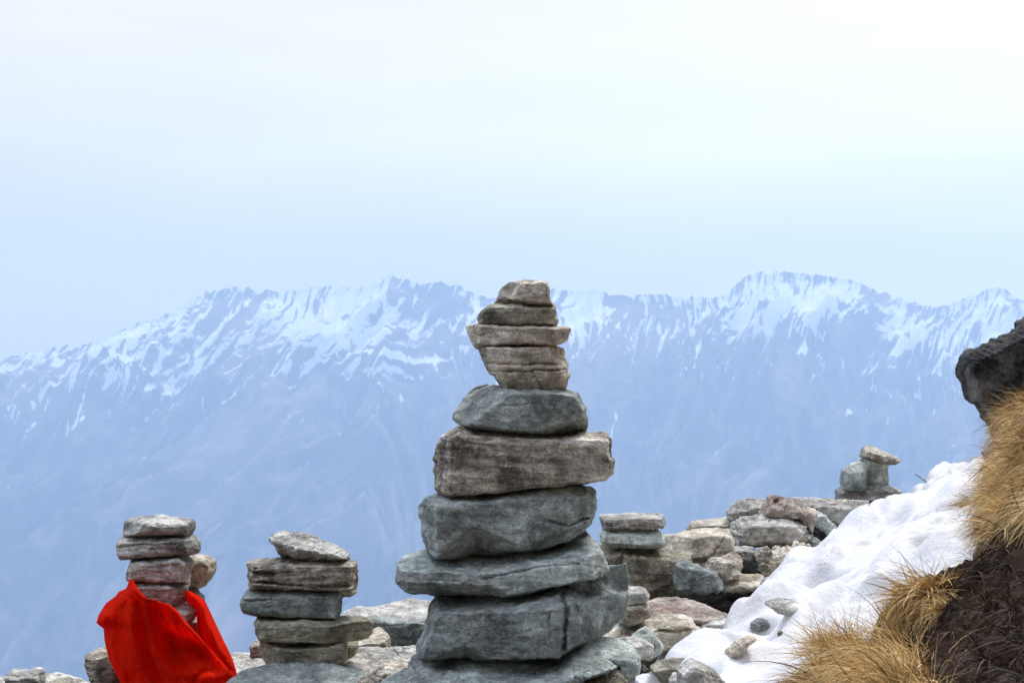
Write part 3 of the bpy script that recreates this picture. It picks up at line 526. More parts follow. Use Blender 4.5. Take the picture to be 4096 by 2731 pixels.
MOUNDS = [(2140,1560,.16,-.12), (2015,1530,.24,-.16), (2150,1370,.09,-.09), (1560,1500,.10,.03), (1700,1430,.10,.06), (1730,1505,.05,.05), (1790,1470,.05,.03), (1800,1330,.15,.05), (1700,1390,.08,.04), (1880,1420,.1,.03), (1960,1300,.2,.05), (2080,1180,.3,.05)]
gx = np.arange(.15, 4.2, .009); gy = np.concatenate([np.arange(3.0, 6.5, .011), np.arange(6.5, 12.5, .02)])
X, Y = np.meshgrid(gx, gy, indexing='ij'); Zs, Sd = snowz(X, Y)
V = np.stack([X, Y, Zs], -1).reshape(-1, 3); F = grid_faces(len(gx), len(gy))
keep = (Sd.ravel()[F] < .015).all(1) & ((X - np.interp(Y, XBY, XBX)).ravel()[F] < .06).all(1); F = F[keep]
used = np.unique(F); rm = -np.ones(len(V), int); rm[used] = np.arange(len(used)); V = V[used]; F = rm[F]
m, t, b = new_mat('snow'); B = NB(t); tcn = B.n('ShaderNodeTexCoord'); v = tcn.outputs['Object']
spk = B.mr(B.noise(v, 95, 2, .5), .66, .72, 0, .8); dirt = B.mr(B.noise(v, 3.5, 5, .6, .5), .52, .72, 0, .32)
sp2 = B.mr(B.noise(B.scale(v, (10, 28, 28)), 1.3, 4, .7, .6), .62, .74, 0, .35)
c = B.mix(dirt, (.68, .675, .67), (.44, .40, .36)); c = B.mix(B.math('MULTIPLY', sp2, B.mr(B.noise(v, 2, 2), .45, .6)), c, (.5, .45, .40)); c = B.mix(B.math('MULTIPLY', spk, B.mr(B.noise(v, 5, 2), .45, .62)), c, (.16, .12, .09))
B.l(c, b.inputs['Base Color']); b.inputs['Roughness'].default_value = .6
b.inputs['Subsurface Weight'].default_value = .25; b.inputs['Subsurface Radius'].default_value = (.02, .025, .03)
bp = B.n('ShaderNodeBump'); bp.inputs['Strength'].default_value = .6; bp.inputs['Distance'].default_value = .012
B.l(B.math('ADD', B.noise(v, 30, 5, .6), B.math('MULTIPLY', B.noise(v, 160, 2), .3)), bp.inputs['Height']); B.l(bp.outputs[0], b.inputs['Normal'])
M['snow'] = m
link('snow', make_mesh('snow', V, F, m), kind='structure', label='white drifted snow slope with dirt specks')

# snow cap on the end of the tan slab is a small drift of its own
def snow_lump(crop, pts, d, label, H=.04, back=.1):
    o = stone(crop, pts, d, 'snow', label, None, H=H, back=back, rough=.6, strata=0, chips=3, name='snow_patch', category='snow patch', front=.8); return o
snow_lump('K', [(110,1090),(180,1065),(260,1072),(330,1100),(420,1095),(500,1150),(500,1300),(100,1300)], 4.6, 'dirty snow lump at the lower picture edge beside the pale upright slab', H=.05)

# rocks poking out of the snow
g9 = 'rocks sticking out of the snow'
stone('K', [(1335,372),(1420,354),(1560,354),(1630,390),(1652,442),(1600,470),(1540,470),(1440,450)], None, 'grey', 'flat grey stone lying in the middle of the snow slope', g9, chips=2, planes=2, H=.05, back=.1, strata=1, name='rock', category='rock', tilt=-.2, cuts=[[('U', (1340,390), (1650,440), 2)]])
stone('K', [(1180,610),(1190,565),(1260,532),(1340,540),(1410,575),(1350,620),(1250,630)], None, 'dark', 'small dark grey stone under a snow drift right of the tan slab', g9, chips=2, planes=2, H=.05, back=.1, strata=.4, name='rock', category='rock')
stone('K', [(955,835),(1060,740),(1200,665),(1205,700),(1110,790),(1030,890),(965,885)], None, 'tan', 'slanting striped tan stone sticking out of the snow', g9, chips=2, planes=2, H=.05, back=.07, strata=1.5, tilt=.6, name='rock', category='rock')
stone('K', [(248,975),(330,930),(450,915),(560,908),(640,925),(620,1060),(480,1100),(400,1110),(330,1100),(270,1020)], None, 'olive', 'dark brown block sunk in snow near the lower picture edge', g9, chips=2, planes=2, H=.05, back=.1, strata=.4, name='rock', category='rock', cuts=[[('U', (250,985), (600,950), 1.5)]])
stone('K', [(495,1000),(600,920),(640,912),(760,965),(900,1085),(960,1160),(980,1300),(470,1300),(500,1080)], None, 'grey', 'triangular grey brown stone at the lower edge in front of the snow', g9, chips=2, planes=2, H=.07, back=.09, strata=.8, tilt=.3, name='rock', category='rock', cuts=[[('R', (640,910), (800,1200), .9)]])
stone('K', [(425,1100),(470,1038),(502,1062),(498,1200),(430,1250)], None, 'pale', 'small pale splinter between the brown block and the triangular stone', g9, chips=2, planes=2, H=.03, back=.05, strata=.3, name='rock', category='rock')
stone('K', [(1452,668),(1475,658),(1495,670),(1492,690),(1465,698)], None, 'black', 'tiny dark pebble poking out of the snow', g9, chips=2, planes=2, H=.012, back=.03, strata=.2, name='rock', category='rock', vox=.0015)
stone('E', [(740,1600),(800,1558),(860,1545),(920,1552),(960,1600)], 3.55, 'red', 'small brown stone at the lower edge under the front grass tussock', g9, chips=2, planes=2, H=.03, back=.05, name='rock', category='rock')
stone('R', [(1255,820),(1290,780),(1340,768),(1350,790),(1300,820)], 6.6, 'grey', 'small grey stone under the overhanging snow lip', g9, chips=2, planes=2, H=.03, back=.08, name='rock', category='rock', strata=.4)

# black boulder on the bank
stone('M', [(640,560),(650,520),(665,450),(720,410),(840,360),(960,310),(1050,268),(1110,215),(1120,180),(1168,150),(1330,90),(1600,60),(1600,1100),(1300,1200),(1000,1180),(970,1130),(950,1060),(900,960),(860,920),(820,860),(790,815),(745,795),(700,720),(670,620)],
      5.8, 'black', 'black rough boulder overhanging the dry grass at the right edge', None, H=.14, back=.35, strata=1.6, rough=1.5, tilt=.45, chips=12, planes=9, name='boulder', category='boulder',
      cuts=[[('U', (640,520), (1130,290), 1.0)], [('D', (650,560), (960,1100), .9)]])

# ------------------------------------------------------------------ hillside ground (near ledge and bank, falling to the valley)
m, t, b = new_mat('dark_soil'); B = NB(t); tcn = B.n('ShaderNodeTexCoord'); v = tcn.outputs['Object']
c = B.mix(B.mr(B.noise(v, 12, 6, .65), .35, .65), (.008, .005, .004), (.065, .036, .022))
c = B.mix(B.mr(B.noise(v, 80, 4, .7), .5, .75, 0, .6), c, (.11, .078, .055))
gm = B.n('ShaderNodeAttribute'); gm.attribute_name = 'turf'
tf = B.mix(B.mr(B.noise(B.scale(v, (30, 30, 30)), 1, 5, .7), .35, .65), (.05, .03, .012), (.22, .13, .05))
c = B.mix(gm.outputs['Fac'], c, tf)
B.l(c, b.inputs['Base Color']); b.inputs['Roughness'].default_value = 1; b.inputs['Specular IOR Level'].default_value = .1
bp = B.n('ShaderNodeBump'); bp.inputs['Strength'].default_value = 1; bp.inputs['Distance'].default_value = .02
B.l(B.math('ADD', B.noise(v, 28, 6, .7), B.math('MULTIPLY', B.noise(v, 120, 3), .4)), bp.inputs['Height']); B.l(bp.outputs[0], b.inputs['Normal'])
M['soil'] = m
nx_ = np.concatenate([-np.geomspace(6000, 3.2, 60), np.arange(-3, .3, .05), np.arange(.3, 2.2, .012), np.geomspace(2.22, 300, 60)])
ny_ = np.concatenate([-np.geomspace(1500, 1, 30), np.arange(-.9, 2.8, .1), np.arange(2.8, 6.5, .015), np.arange(6.5, 12, .06), np.geomspace(12.1, 5200, 60)])
X, Y = np.meshgrid(nx_, ny_, indexing='ij'); Z = hillz(X, Y)
Z = np.where(X < -3, Z - .6*(-3 - X), Z); Z = np.where(Y < 1, Z*1.0, Z)
Z = np.maximum(Z, -1500 + 20*fbm(np.stack([X/300, Y/300, 0*X], -1).reshape(-1, 3), 3).reshape(X.shape)); Z = np.minimum(Z, 150)
s = X - np.interp(Y, XBY, XBX)
P2 = proj_d(np.stack([X, Y, Z], -1).reshape(-1, 3)+np.array([0,1e-6,0])).reshape(X.shape + (2,))
turf = smooth(4.25, 4.7, Y + .25*fbm(np.stack([X*6, Y*6, Z*6], -1).reshape(-1, 3), 3).reshape(X.shape))*smooth(.0, .06, s)
link('ground', make_mesh('ground', np.stack([X, Y, Z], -1).reshape(-1, 3), grid_faces(len(nx_), len(ny_)), m, {'turf': turf.ravel()}), kind='structure')

# ------------------------------------------------------------------ mountains
m, t, b = new_mat('mountain'); B = NB(t); tcn = B.n('ShaderNodeTexCoord'); v = tcn.outputs['Object']
sa = B.n('ShaderNodeAttribute'); sa.attribute_name = 'snow'
f = B.math('ADD', sa.outputs['Fac'], B.mr(B.noise(v, .03, 5, .7, .5), .3, .7, -.16, .16))
f = B.mr(f, .43, .58)
rk = B.mix(B.mr(B.noise(v, .01, 6, .6), .35, .65), (.05, .05, .048), (.21, .16, .14))
rk = B.mix(B.mr(B.noise(v, .0016, 3), .5, .62, 0, .75), rk, (.30, .21, .165))
B.l(B.mix(f, rk, (.88, .89, .92)), b.inputs['Base Color']); b.inputs['Roughness'].default_value = .9; b.inputs['Specular IOR Level'].default_value = .1
ridge = [(-900,960),(-500,900),(-200,850),(0,825),(60,818),(130,803),(180,800),(250,778),(330,745),(400,722),(440,690),(480,675),(520,668),(570,663),(595,678),(620,670),(640,680),(700,668),(750,658),(775,668),(800,663),(815,672),(860,655),(895,638),(925,645),(950,655),(1010,657),(1060,662),(1085,680),(1120,690),(1160,685),(1200,680),(1270,668),(1330,670),(1365,668),(1400,685),(1450,688),(1500,680),(1560,688),(1640,690),(1670,682),(1700,650),(1740,632),(1800,630),(1850,635),(1900,640),(1950,650),(1990,662),(2040,680),(2090,700),(2145,715),(2180,705),(2240,685),(2290,665),(2310,670),(2330,690),(2380,700),(2600,650),(2900,720),(3400,800)]
YR = 8600.0
R3 = at(ridge, YR); nu, nv = 1250, 520
xs = np.linspace(R3[0, 0], R3[-1, 0], nu)
ztop = np.interp(xs, R3[:, 0], R3[:, 2]) + 15*fbm(np.c_[xs/60, xs*0, xs*0], 5, .62, True) - 11
tt = np.concatenate([-np.linspace(.25, .01, 14), np.linspace(0, 1, nv-14)**1.25])
XX, T = np.meshgrid(xs, tt, indexing='ij'); ZT = np.repeat(ztop[:, None], nv, 1); Tp = np.clip(T, 0, 1)
YY = YR - 3400*Tp + np.where(T < 0, -T*2800, 0) ; Zb = ZT - np.where(T < 0, -T*3600, 0)
drop = (ZT + 1650)
Zm = Zb - drop*(Tp**.80)
slant = XX*.0 + np.interp(proj_d(np.stack([XX, YY*0+YR, ZT], -1).reshape(-1, 3))[:, 0].reshape(XX.shape), [0, 400, 900, 1050, 1500, 1800, 2352], [.5, .75, .95, .05, .40, .55, .9])
w = fbm(np.stack([XX/900, YY/900, 0*XX], -1).reshape(-1, 3), 3).reshape(XX.shape)
ux = XX + slant*(YR - YY)*.75*-1*-1 + 160*w
def rg(sx, sy, o, ro, k): return fbm(np.stack([ux/sx, YY/sy, 0*XX+k], -1).reshape(-1, 3), o, ro, True).reshape(XX.shape)
r1 = rg(620, 2400, 2, .5, 1); r2 = rg(230, 900, 3, .55, 7); r3_ = rg(80, 260, 4, .6, 13)
env = smooth(0, .16, Tp); env2 = smooth(0, .03, Tp)
relief = 190*env*(r1-.4) + 85*smooth(0, .06, Tp)*(r2-.5) + 20*env2*(r3_-.5)
Zm = Zm + relief; YY = YY - 60*env*(r2-.5)
# snow cover: where it lies
PD = proj_d(np.stack([XX, YY, Zm], -1).reshape(-1, 3)); px, py = PD[:, 0], PD[:, 1]
rl = np.interp(px, [p[0] for p in ridge], [p[1] for p in ridge]); below = py - rl
line = np.interp(px, [0, 300, 560, 700, 900, 1050, 1250, 1400, 1650, 1850, 2000, 2352], [95, 150, 190, 200, 190, 120, 130, 100, 110, 140, 150, 190])
sn = .60 - .30*smooth(.15, 1.15, below/line/1.25) - .25*smooth(1.2, 2.1, below/line)
st = fbm(np.stack([ux/34, YY/230, 0*XX+5], -1).reshape(-1, 3), 4, .6); st2 = fbm(np.stack([ux/85, YY/380, 0*XX+25], -1).reshape(-1, 3), 3, .55)
st3 = fbm(np.stack([ux/15, YY/110, 0*XX+55], -1).reshape(-1, 3), 3, .6)
sn = sn + .34*st + .22*st2 + .50*st3 - .10*(r2.ravel()-.5) - .05*(r3_.ravel()-.5)
dark = [[(500,672),(575,662),(600,690),(560,760),(500,760),(470,720)], [(895,640),(960,655),(1060,665),(1080,720),(960,740),(905,720)], [(1380,690),(1560,695),(1640,700),(1620,740),(1450,740)], [(1960,655),(2090,705),(2130,730),(2000,700)], [(1900,740),(2030,720),(2030,800),(1880,830)], [(560,900),(860,860),(900,920),(500,960)]]
def soft(q, w=14):
    q = np.array(q, float); o_ = np.zeros(len(PD)); mm = ((PD > q.min(0)-w-2) & (PD < q.max(0)+w+2)).all(1); o_[mm] = smooth(w, -w-1, poly_sdf(PD[mm], q)); return o_
for q in dark: sn = sn - .24*soft(q, 15)
fields = [([(890,645),(902,700),(898,755),(850,790),(760,825),(700,852),(610,862),(565,885),(640,800),(720,735),(800,680)], .30), ([(170,803),(330,742),(440,690),(405,735),(310,780),(220,808)], .4),
          ([(560,668),(575,672),(525,740),(490,800),(480,790),(515,730)], .32), ([(640,690),(780,668),(860,660),(760,740),(680,760),(620,740)], .16), ([(1278,680),(1372,688),(1362,740),(1312,795),(1285,735)], .28),
          ([(1730,636),(1960,652),(1945,690),(1880,738),(1850,765),(1740,795),(1690,800),(1650,740),(1690,680)], .20), ([(1860,660),(1965,655),(1940,700),(1850,745),(1830,710)], .25),
          ([(2040,762),(2100,740),(2112,792),(2050,790)], .3), ([(2140,805),(2180,730),(2275,690),(2265,740),(2190,800)], .22), ([(2255,790),(2330,700),(2400,690),(2400,760),(2300,800)], .35),
          ([(1735,860),(1800,815),(1872,785),(1875,795),(1800,832)], .35), ([(420,800),(520,790),(480,850),(400,880),(330,920),(350,880)], .12), ([(820,800),(940,780),(930,840),(850,900)], .14), ([(1040,720),(1130,690),(1150,760),(1060,820)], .12)]
for q, a in fields: sn = sn + .75*a*soft(q, 15)
sn = sn - .5*smooth(.25, .6, Tp.ravel())
link('mountain_range', make_mesh('mountain_range', np.stack([XX, YY, Zm], -1).reshape(-1, 3), grid_faces(nu, nv)[:, ::-1], m, {'snow': sn}), kind='structure', label='long hazy mountain ridge streaked with snow')
# valley floor joins hill and mountains
xv = np.linspace(-9000, 9000, 60); yv = np.linspace(-1500, 9550, 60); X, Y = np.meshgrid(xv, yv, indexing='ij')
Z = -1530 + 25*fbm(np.stack([X/900, Y/900, 0*X], -1).reshape(-1, 3), 3).reshape(X.shape)
m, t, b = new_mat('valley_forest'); B = NB(t); tcn = B.n('ShaderNodeTexCoord')
B.l(B.mix(B.mr(B.noise(tcn.outputs['Object'], .004, 6), .4, .6), (.03, .04, .025), (.09, .085, .06)), b.inputs['Base Color']); b.inputs['Roughness'].default_value = 1
link('valley', make_mesh('valley', np.stack([X, Y, Z], -1).reshape(-1, 3), grid_faces(60, 60), m), kind='structure')

# ------------------------------------------------------------------ loose gravel between the rocks
rs = np.random.RandomState(5); gp = []; gf = []; nb = 0
base = np.array([(1,1,1),(1,1,-1),(1,-1,1),(1,-1,-1),(-1,1,1),(-1,1,-1),(-1,-1,1),(-1,-1,-1)], float)*.5
bf = np.array([(0,1,3,2),(4,6,7,5),(0,4,5,1),(2,3,7,6),(0,2,6,4),(1,5,7,3)])
n_ = 2600; gx_ = rs.uniform(-2.4, 1.9, n_); gy_ = rs.uniform(4.4, 8.6, n_); gz_ = hillz(gx_, gy_)
for k in range(n_):
    sz = rs.choice([.012, .022, .04], p=[.5, .35, .15])*rs.uniform(.6, 1.5); v_ = base*(1 + rs.uniform(-.35, .35, (8, 3)))*np.array([1.4, 1, .55])*sz
    a = rs.uniform(0, 6.28, 3); Rm = np.array(Matrix.Rotation(a[0], 3, 'Z') @ Matrix.Rotation(rs.normal()*.4, 3, 'X') @ Matrix.Rotation(rs.normal()*.4, 3, 'Y'))
    gp.append(v_@Rm.T + [gx_[k], gy_[k], gz_[k] + sz*.15]); gf.append(bf + 8*k)
link('gravel', make_mesh('gravel', np.concatenate(gp), np.concatenate(gf), M['grey'], smooth_=False), kind='stuff', label='small broken stone chips between the rocks')

# ------------------------------------------------------------------ grass
def grass_mat(name, lo, hi, root):
    m, t, b = new_mat(name); B = NB(t); a = B.n('ShaderNodeAttribute'); a.attribute_name = 'tone'; r = B.n('ShaderNodeAttribute'); r.attribute_name = 'along'
    c = B.mix(B.mr(a.outputs['Fac'], 0, 1), lo, hi); c = B.mix(B.mr(a.outputs['Fac'], -.4, .05, .8, 0), c, tuple(q*.35 for q in lo)); c = B.mix(B.mr(r.outputs['Fac'], 0, .35, 1, 0), c, root)
    B.l(c, b.inputs['Base Color']); b.inputs['Roughness'].default_value = .6; b.inputs['Specular IOR Level'].default_value = .25
    return m
GM = grass_mat('dry_grass', (.31, .18, .05), (1.0, .71, .31), (.06, .035, .014))
DM_ = grass_mat('dead_roots', (.020, .011, .006), (.11, .06, .033), (.02, .013, .010))
def blades(rs, roots, dirs, lens, width, sag, seg=6, curl=.25):
    n = len(roots); p = roots.copy(); d = dirs/np.linalg.norm(dirs, axis=1)[:, None]; pts = [p.copy()]
    wob = rs.normal(size=(n, 3))*curl
    for k in range(seg):
        d = d + np.array([0, 0, -1])*(sag[:, None]/seg) + wob/seg; d /= np.linalg.norm(d, axis=1)[:, None]
        p = p + d*(lens/seg)[:, None]; pts.append(p.copy())
    pts = np.array(pts); side = np.cross(dirs, rs.normal(size=(n, 3))); side /= np.linalg.norm(side, axis=1)[:, None]
    wv = np.linspace(1, .12, seg+1)[:, None, None]*width[None, :, None]*.5
    A = pts + side[None]*wv; Bq = pts - side[None]*wv
    V = np.stack([A, Bq], 2).transpose(1, 0, 2, 3).reshape(-1, 3)          # n, seg+1, 2
    base = (np.arange(n)*(seg+1)*2)[:, None]; k = np.arange(seg)[None]*2
    F = np.stack([base+k, base+k+1, base+k+3, base+k+2], -1).reshape(-1, 4)
    al = np.repeat(np.tile(np.linspace(0, 1, seg+1), n), 2); tone = np.repeat(np.clip(rs.normal(.5, .28, n), 0, 1), (seg+1)*2)
    return V, F, {'along': al, 'tone': tone}
HG = hillz(*np.meshgrid(np.arange(-.5, 3.4, .012), np.arange(2.4, 12.1, .02), indexing='ij'))
def march(pts, crop='D', lo=2.6, hi=12, n=240):
    r = rays(pts, crop); r = r/r[:, 1:2]; res = np.full((len(r), 3), np.nan); done = np.zeros(len(r), bool)
    for d in np.linspace(lo, hi, n):
        if done.all(): break
        P = r*d + np.array([0, 0, CAMZ])
        i = np.clip((P[:, 0] + .5)/.012, 0, HG.shape[0]-1.001); j = np.clip((P[:, 1] - 2.4)/.02, 0, HG.shape[1]-1.001); i0 = i.astype(int); j0 = j.astype(int); a_ = i-i0; b_ = j-j0
        hz_ = HG[i0, j0]*(1-a_)*(1-b_) + HG[i0+1, j0]*a_*(1-b_) + HG[i0, j0+1]*(1-a_)*b_ + HG[i0+1, j0+1]*a_*b_
        g_ = np.maximum(hz_, plane(P[:, 0], P[:, 1]) - .01); m_ = (~done) & (P[:, 2] <= g_); res[m_] = P[m_]; done |= m_
    return res[done], np.where(done)[0]
def rand_in(poly, n, rs):
    poly = np.asarray(poly, float); lo, hi = poly.min(0), poly.max(0); out = []
    while sum(map(len, out)) < n:
        p = rs.uniform(lo, hi, (n*2, 2)); out.append(p[poly_sdf(p, poly) < 0])
    return np.concatenate(out)[:n]
def tussock(poly, n, base_dir, spread, lmin, lmax, sag, label, seed, mat=GM, lumps=12, width=.0022, name='grass_tussock', category='grass', fan=None, **kw):
    rs = np.random.RandomState(seed); px = rand_in(poly, n, rs); cen = px[rs.choice(len(px), lumps)]
    k = np.argmin(((px[:, None]-cen[None])**2).sum(2), 1); px = px*.4 + cen[k]*.6 + rs.normal(size=px.shape)*5
    P, ids = march(px); k = k[ids]; n = len(P)
    ld = rs.normal(size=(lumps, 3))*spread*.9
    D = np.array(base_dir)[None] + ld[k] + rs.normal(size=(n, 3))*spread
    if fan is not None: D = D + (px[ids] - np.array(fan[0]))[:, [0]]*np.array([[fan[1], 0, 0]])
    L = rs.uniform(lmin, lmax, n)*rs.uniform(.7, 1.15, lumps)[k]; lt = rs.normal(0, .22, lumps)[k]
    V, F, at_ = blades(rs, P - np.array([0, 0, .005]), D, L, rs.choice([.6, .9, 1.2, 2.2], n, p=[.3, .35, .25, .1])*width, rs.uniform(.3, 1.6, n)*sag)
    at_['tone'] = np.clip(at_['tone'] + np.repeat(lt + rs.choice([0, -.6], n, p=[.88, .12]), 14), -.4, 1.2)
    c = P.mean(0); return link(name, make_mesh(name, V - c, F, mat, at_), c, label=label, category=category, **kw)
gg = 'tussocks of dry grass on the bank'
tussock([(1890,1490),(1960,1462),(2060,1470),(2130,1490),(2180,1530),(2180,1640),(1860,1640),(1865,1540)], 18000, (-.7,-.3,.42), .42, .05, .16, 2.1, 'golden drooping grass tussock at the bottom edge, nearest the camera', 1, group=gg, lumps=34)
tussock([(2105,1350),(2150,1330),(2200,1345),(2190,1385),(2150,1410),(2095,1400),(2085,1375)], 4200, (-.8,-.25,.35), .32, .04, .11, 1.8, 'small golden grass tuft at the snow edge between the two large tussocks', 2, group=gg, lumps=9)
tussock([(2210,1305),(2195,1230),(2222,1140),(2250,1070),(2285,1020),(2312,950),(2352,915),(2480,900),(2480,1180),(2352,1180),(2290,1215),(2240,1280)], 42000, (-.8,-.35,.16), .50, .03, .125, 1.9, 'large mass of golden hanging grass below the black boulder', 3, group=gg, lumps=110)
# dull roots and dead stems over the dark bank
tussock([(2352,1170),(2300,1240),(2230,1320),(2150,1395),(2080,1440),(2150,1480),(2180,1640),(2480,1640),(2480,1170)], 9000, (-.5,-.5,.1), .5, .03, .10, 1.5, None, 4, mat=DM_, lumps=60, width=.0016, name='dead_grass', category=None, kind='stuff')

# stray stems and twigs
def twig(crop, pts, d, r, label, mat, seed=0, name='twig', group=None):
    P = at(pts, d, crop); rs = np.random.RandomState(seed); n = 8; V = []; F = []
    t = np.linspace(0, len(P)-1, 6*len(P)); C = np.stack([np.interp(t, range(len(P)), P[:, k]) for k in range(3)], 1)
    C += rs.normal(size=C.shape)*r*.35; C[:, 1] += np.linspace(0, .02, len(C))
    for i, c in enumerate(C):
        tg = C[min(i+1, len(C)-1)] - C[max(i-1, 0)]; tg /= np.linalg.norm(tg); a = np.cross(tg, (0, 1, .2)); a /= np.linalg.norm(a); b_ = np.cross(tg, a)
        rr = r*(1 - .55*i/len(C))*(1 + .2*rs.normal())
        for k in range(n): V.append(c + rr*(math.cos(2*math.pi*k/n)*a + math.sin(2*math.pi*k/n)*b_))
    for i in range(len(C)-1):
        for k in range(n): F.append((i*n+k, i*n+(k+1) % n, (i+1)*n+(k+1) % n, (i+1)*n+k))
    c = np.array(V).mean(0); return link(name, make_mesh(name, np.array(V)-c, np.array(F), mat), c, label=label, category='twig', group=group)
m, t, b = new_mat('bark'); B = NB(t); tcn = B.n('ShaderNodeTexCoord'); B.l(B.mix(B.mr(B.noise(tcn.outputs['Object'], 60, 5), .35, .65), (.05, .035, .03), (.30, .25, .23)), b.inputs['Base Color']); b.inputs['Roughness'].default_value = .9; M['bark'] = m
twig('E', [(1225,1620),(1290,1545),(1350,1518),(1420,1505),(1480,1482),(1600,1470)], 3.1, .009, 'thick pinkish grey root lying at the lower right corner', M['bark'], 1, name='root')
twig('E', [(1205,935),(1200,890),(1180,885)], 4.35, .0025, 'tiny dark dried sprig standing in the snow beside the grass', M['bark'], 2)
twig('E', [(1210,895),(1222,860),(1245,835)], 4.35, .002, 'short forked dry stem beside the dark sprig in the snow', M['bark'], 3)
twig('E', [(940,352),(905,330),(885,312),(860,300)], 8.8, .003, 'thin twig on the snow crest against the haze', M['bark'], 4)
twig('E', [(620,1025),(640,975),(665,935)], 4.9, .0018, 'thin stem standing on the snow above the small tuft', M['bark'], 5)

# ------------------------------------------------------------------ red cloth
m, t, b = new_mat('red_cloth'); B = NB(t); tcn = B.n('ShaderNodeTexCoord'); v = tcn.outputs['Object']
c = B.mix(B.mr(B.noise(v, 18, 4), .3, .7), (1.0, .022, .004), (1.0, .045, .008))
B.l(c, b.inputs['Base Color']); b.inputs['Roughness'].default_value = .85; b.inputs['Specular IOR Level'].default_value = .05; b.inputs['Sheen Weight'].default_value = .3; b.inputs['Sheen Tint'].default_value = (1, .05, .01, 1)
wv = B.n('ShaderNodeTexNoise'); wv.inputs['Scale'].default_value = 320; B.l(v, wv.inputs['Vector'])
bp = B.n('ShaderNodeBump'); bp.inputs['Strength'].default_value = .25; bp.inputs['Distance'].default_value = .002
B.l(B.math('ADD', wv.outputs['Fac'], B.math('MULTIPLY', B.noise(v, 40, 3), .5)), bp.inputs['Height']); B.l(bp.outputs[0], b.inputs['Normal'])
tr = B.n('ShaderNodeBsdfTranslucent'); B.l(c, tr.inputs['Color']); ms = B.n('ShaderNodeMixShader'); ms.inputs[0].default_value = .6
om = [n for n in t.nodes if n.type == 'OUTPUT_MATERIAL'][0]; B.l(b.outputs[0], ms.inputs[1]); B.l(tr.outputs[0], ms.inputs[2]); B.l(ms.outputs[0], om.inputs[0])
M['cloth'] = m
CL = bpy.data.objects.new('red_cloth', None)
def cloth_sheet(left, right, ridges, d, bulge, nu=170, nv=230, backside=True, y0=.0):
    """sheet hung between two edge lines (lists of picture points, same number), pushed out by folds"""
    L = np.array(left, float); Rr = np.array(right, float); tq = np.linspace(0, 1, nv); k = np.linspace(0, 1, len(L))
    def sm(Q): # smooth interpolation
        q = np.stack([np.interp(tq, k, Q[:, j]) for j in (0, 1)], 1)
        for _ in range(6): q[1:-1] = (q[:-2] + 2*q[1:-1] + q[2:])/4
        return q
    l, r = sm(L), sm(Rr); s_ = np.linspace(0, 1, nu)
    P = l[None]*(1-s_)[:, None, None] + r[None]*s_[:, None, None]
    q = P.reshape(-1, 2); ss = np.repeat(s_, nv)
    if backside: dep = d + y0 - bulge*np.sqrt(np.clip(1 - (1-np.clip(ss*1.7, 0, 1))**2, 0, 1)) + .05*np.clip((ss-.955)/.045, 0, 1)**2
    else: dep = d + y0 - bulge*(np.clip(1-(2*ss-1)**2, 0, 1)**.5)
    for (pl, wd, am) in ridges:
        dd, tt_ = line_dist(q, pl); dep = dep - am*np.exp(-(dd/wd)**2)*np.sin(np.pi*np.clip(tt_, .02, .98))**.3
    dep = dep + .004*fbm(np.c_[q/90, q[:, 0]*0], 2) + .014*fbm(np.c_[(q[:, 0]*.9 - q[:, 1]*.35)/60, q[:, 1]/300, q[:, 0]*0], 3)
    dep = dep + .006*fbm(np.c_[(q[:, 0]*.8 - q[:, 1]*.5)/26, q[:, 1]/150, q[:, 0]*0+3], 3)
    r3 = rays(q, 'I'); V = r3*(dep/r3[:, 1])[:, None]; V[:, 2] += CAMZ
    F = grid_faces(nu, nv); 
    if False:
        V2 = V.copy(); V2[:, 1] = 2*(d+y0) - V[:, 1] + .04; V2[:, 0] += -(V2[:, 0]-V[0, 0]-.05)*.22*np.clip((V2[:, 0]-V[0, 0]-.05)/.1, 0, 1); n = len(V); F2 = F[:, ::-1] + n
        e0 = np.arange(nv-1); st = np.stack([e0, e0+1, e0+1+n, e0+n], 1)
        V = np.concatenate([V, V2]); F = np.concatenate([F, F2, st])
    return V, F
left = [(388,672),(352,757),(290,782),(262,822),(180,880),(115,985),(96,1052),(160,1100),(166,1200),(200,1350),(262,1480),(330,1620),(400,1760)]
right = [(420,700),(480,790),(560,862),(640,868),(740,900),(800,952),(860,1032),(930,1110),(1000,1185),(1100,1300),(1210,1420),(1300,1520),(1180,1760)]
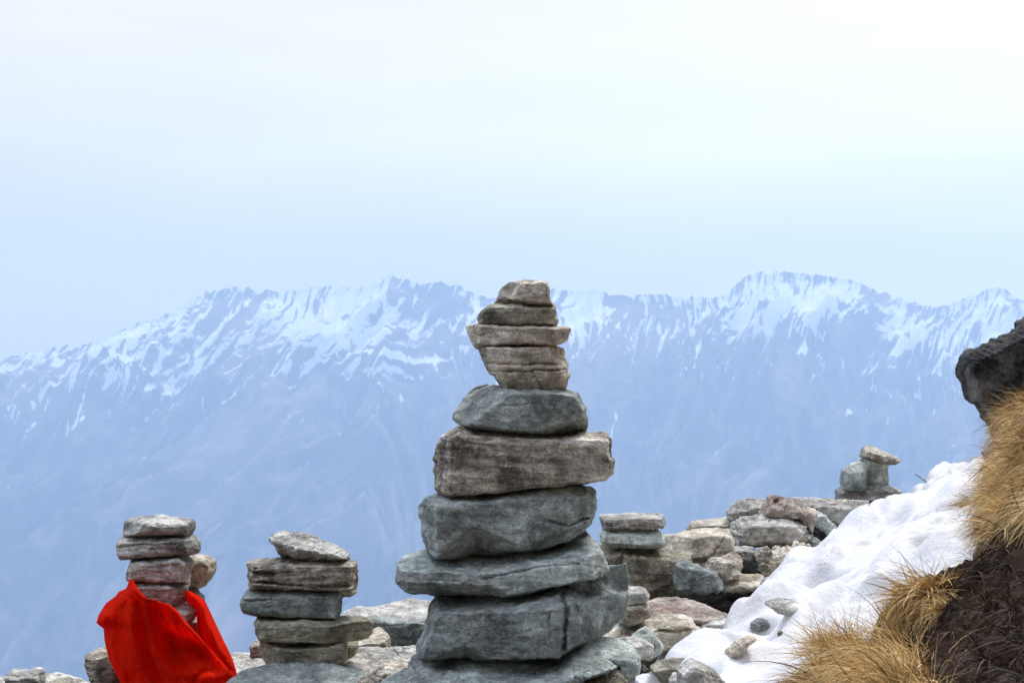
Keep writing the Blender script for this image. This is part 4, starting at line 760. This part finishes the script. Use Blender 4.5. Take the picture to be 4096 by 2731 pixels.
rid = [([(385,690),(430,770),(540,860),(700,890),(820,975),(960,1140),(1100,1300),(1290,1500)], 42, .045),
       ([(330,830),(390,950),(400,1200),(470,1450),(560,1750)], 75, .040), ([(500,900),(560,1100),(600,1300),(720,1500),(800,1700)], 38, .030),
       ([(200,930),(150,1020),(130,1060)], 60, .035), ([(240,1000),(230,1250),(330,1500),(400,1700)], 42, .028),
       ([(900,1210),(1000,1290),(1120,1400)], 70, -.075), ([(640,1100),(760,1250),(900,1340)], 90, -.060), ([(680,1200),(760,1380),(950,1560)], 60, -.035),
       ([(460,900),(480,1150),(540,1400),(640,1600)], 34, -.035), ([(290,800),(330,850),(300,900)], 26, .02), ([(150,1100),(300,1090)], 30, -.015),
       ([(780,1450),(1000,1520),(1200,1500)], 50, .03), ([(900,1600),(1000,1480),(1130,1440)], 28, -.02)]
V1, F1 = cloth_sheet(left, right, rid, DL-.06, .12)
left2 = [(868,782),(862,850),(950,935),(962,1050),(966,1160),(1040,1250),(1100,1310),(1170,1400),(1220,1480),(1240,1600)]
right2 = [(885,772),(960,808),(1030,862),(1066,935),(1110,1030),(1180,1180),(1225,1270),(1262,1350),(1293,1440),(1320,1560)]
rid2 = [([(900,800),(1000,900),(1040,1050),(1120,1200),(1220,1380)], 26, .03), ([(985,960),(1000,1100),(1060,1230),(1120,1320)], 16, -.03), ([(1060,1050),(1130,1250),(1200,1420)], 14, .015)]
V2, F2 = cloth_sheet(left2, right2, rid2, DL-.03, .07, nu=60, y0=.02, backside=False)
V3 = None
V = np.concatenate([V1, V2]); F = np.concatenate([F1, F2 + len(V1)])
c = V.mean(0)
o = link('red_cloth', make_mesh('red_cloth', V - c, F, M['cloth']), c, label='bright red cloth draped like a cape around the left cairn', category='cloth')
md = o.modifiers.new('thickness', 'SOLIDIFY'); md.thickness = .004; md.offset = 1
# loose tail of cloth low on the left
P = at([(790,1040),(830,1012),(880,992),(925,978),(960,1000),(960,1100),(790,1100)], DL+.3, 'H')

# ------------------------------------------------------------------ haze in the air
bpy.ops.mesh.primitive_cube_add(size=1)
hz = bpy.context.active_object; hz.name = 'haze'; hz.scale = (19000, 11300, 2260); hz.location = (0, 3950, -1590 + 1130)
hz['kind'] = 'stuff'
m = bpy.data.materials.new('haze'); m.use_nodes = True; t = m.node_tree; t.nodes.clear()
o = t.nodes.new('ShaderNodeOutputMaterial'); pv = t.nodes.new('ShaderNodeVolumePrincipled'); t.links.new(pv.outputs[0], o.inputs['Volume'])
pv.inputs['Color'].default_value = (.53, .738, 1.0, 1); pv.inputs['Density'].default_value = .00016; pv.inputs['Anisotropy'].default_value = .2
hz.data.materials.append(m)
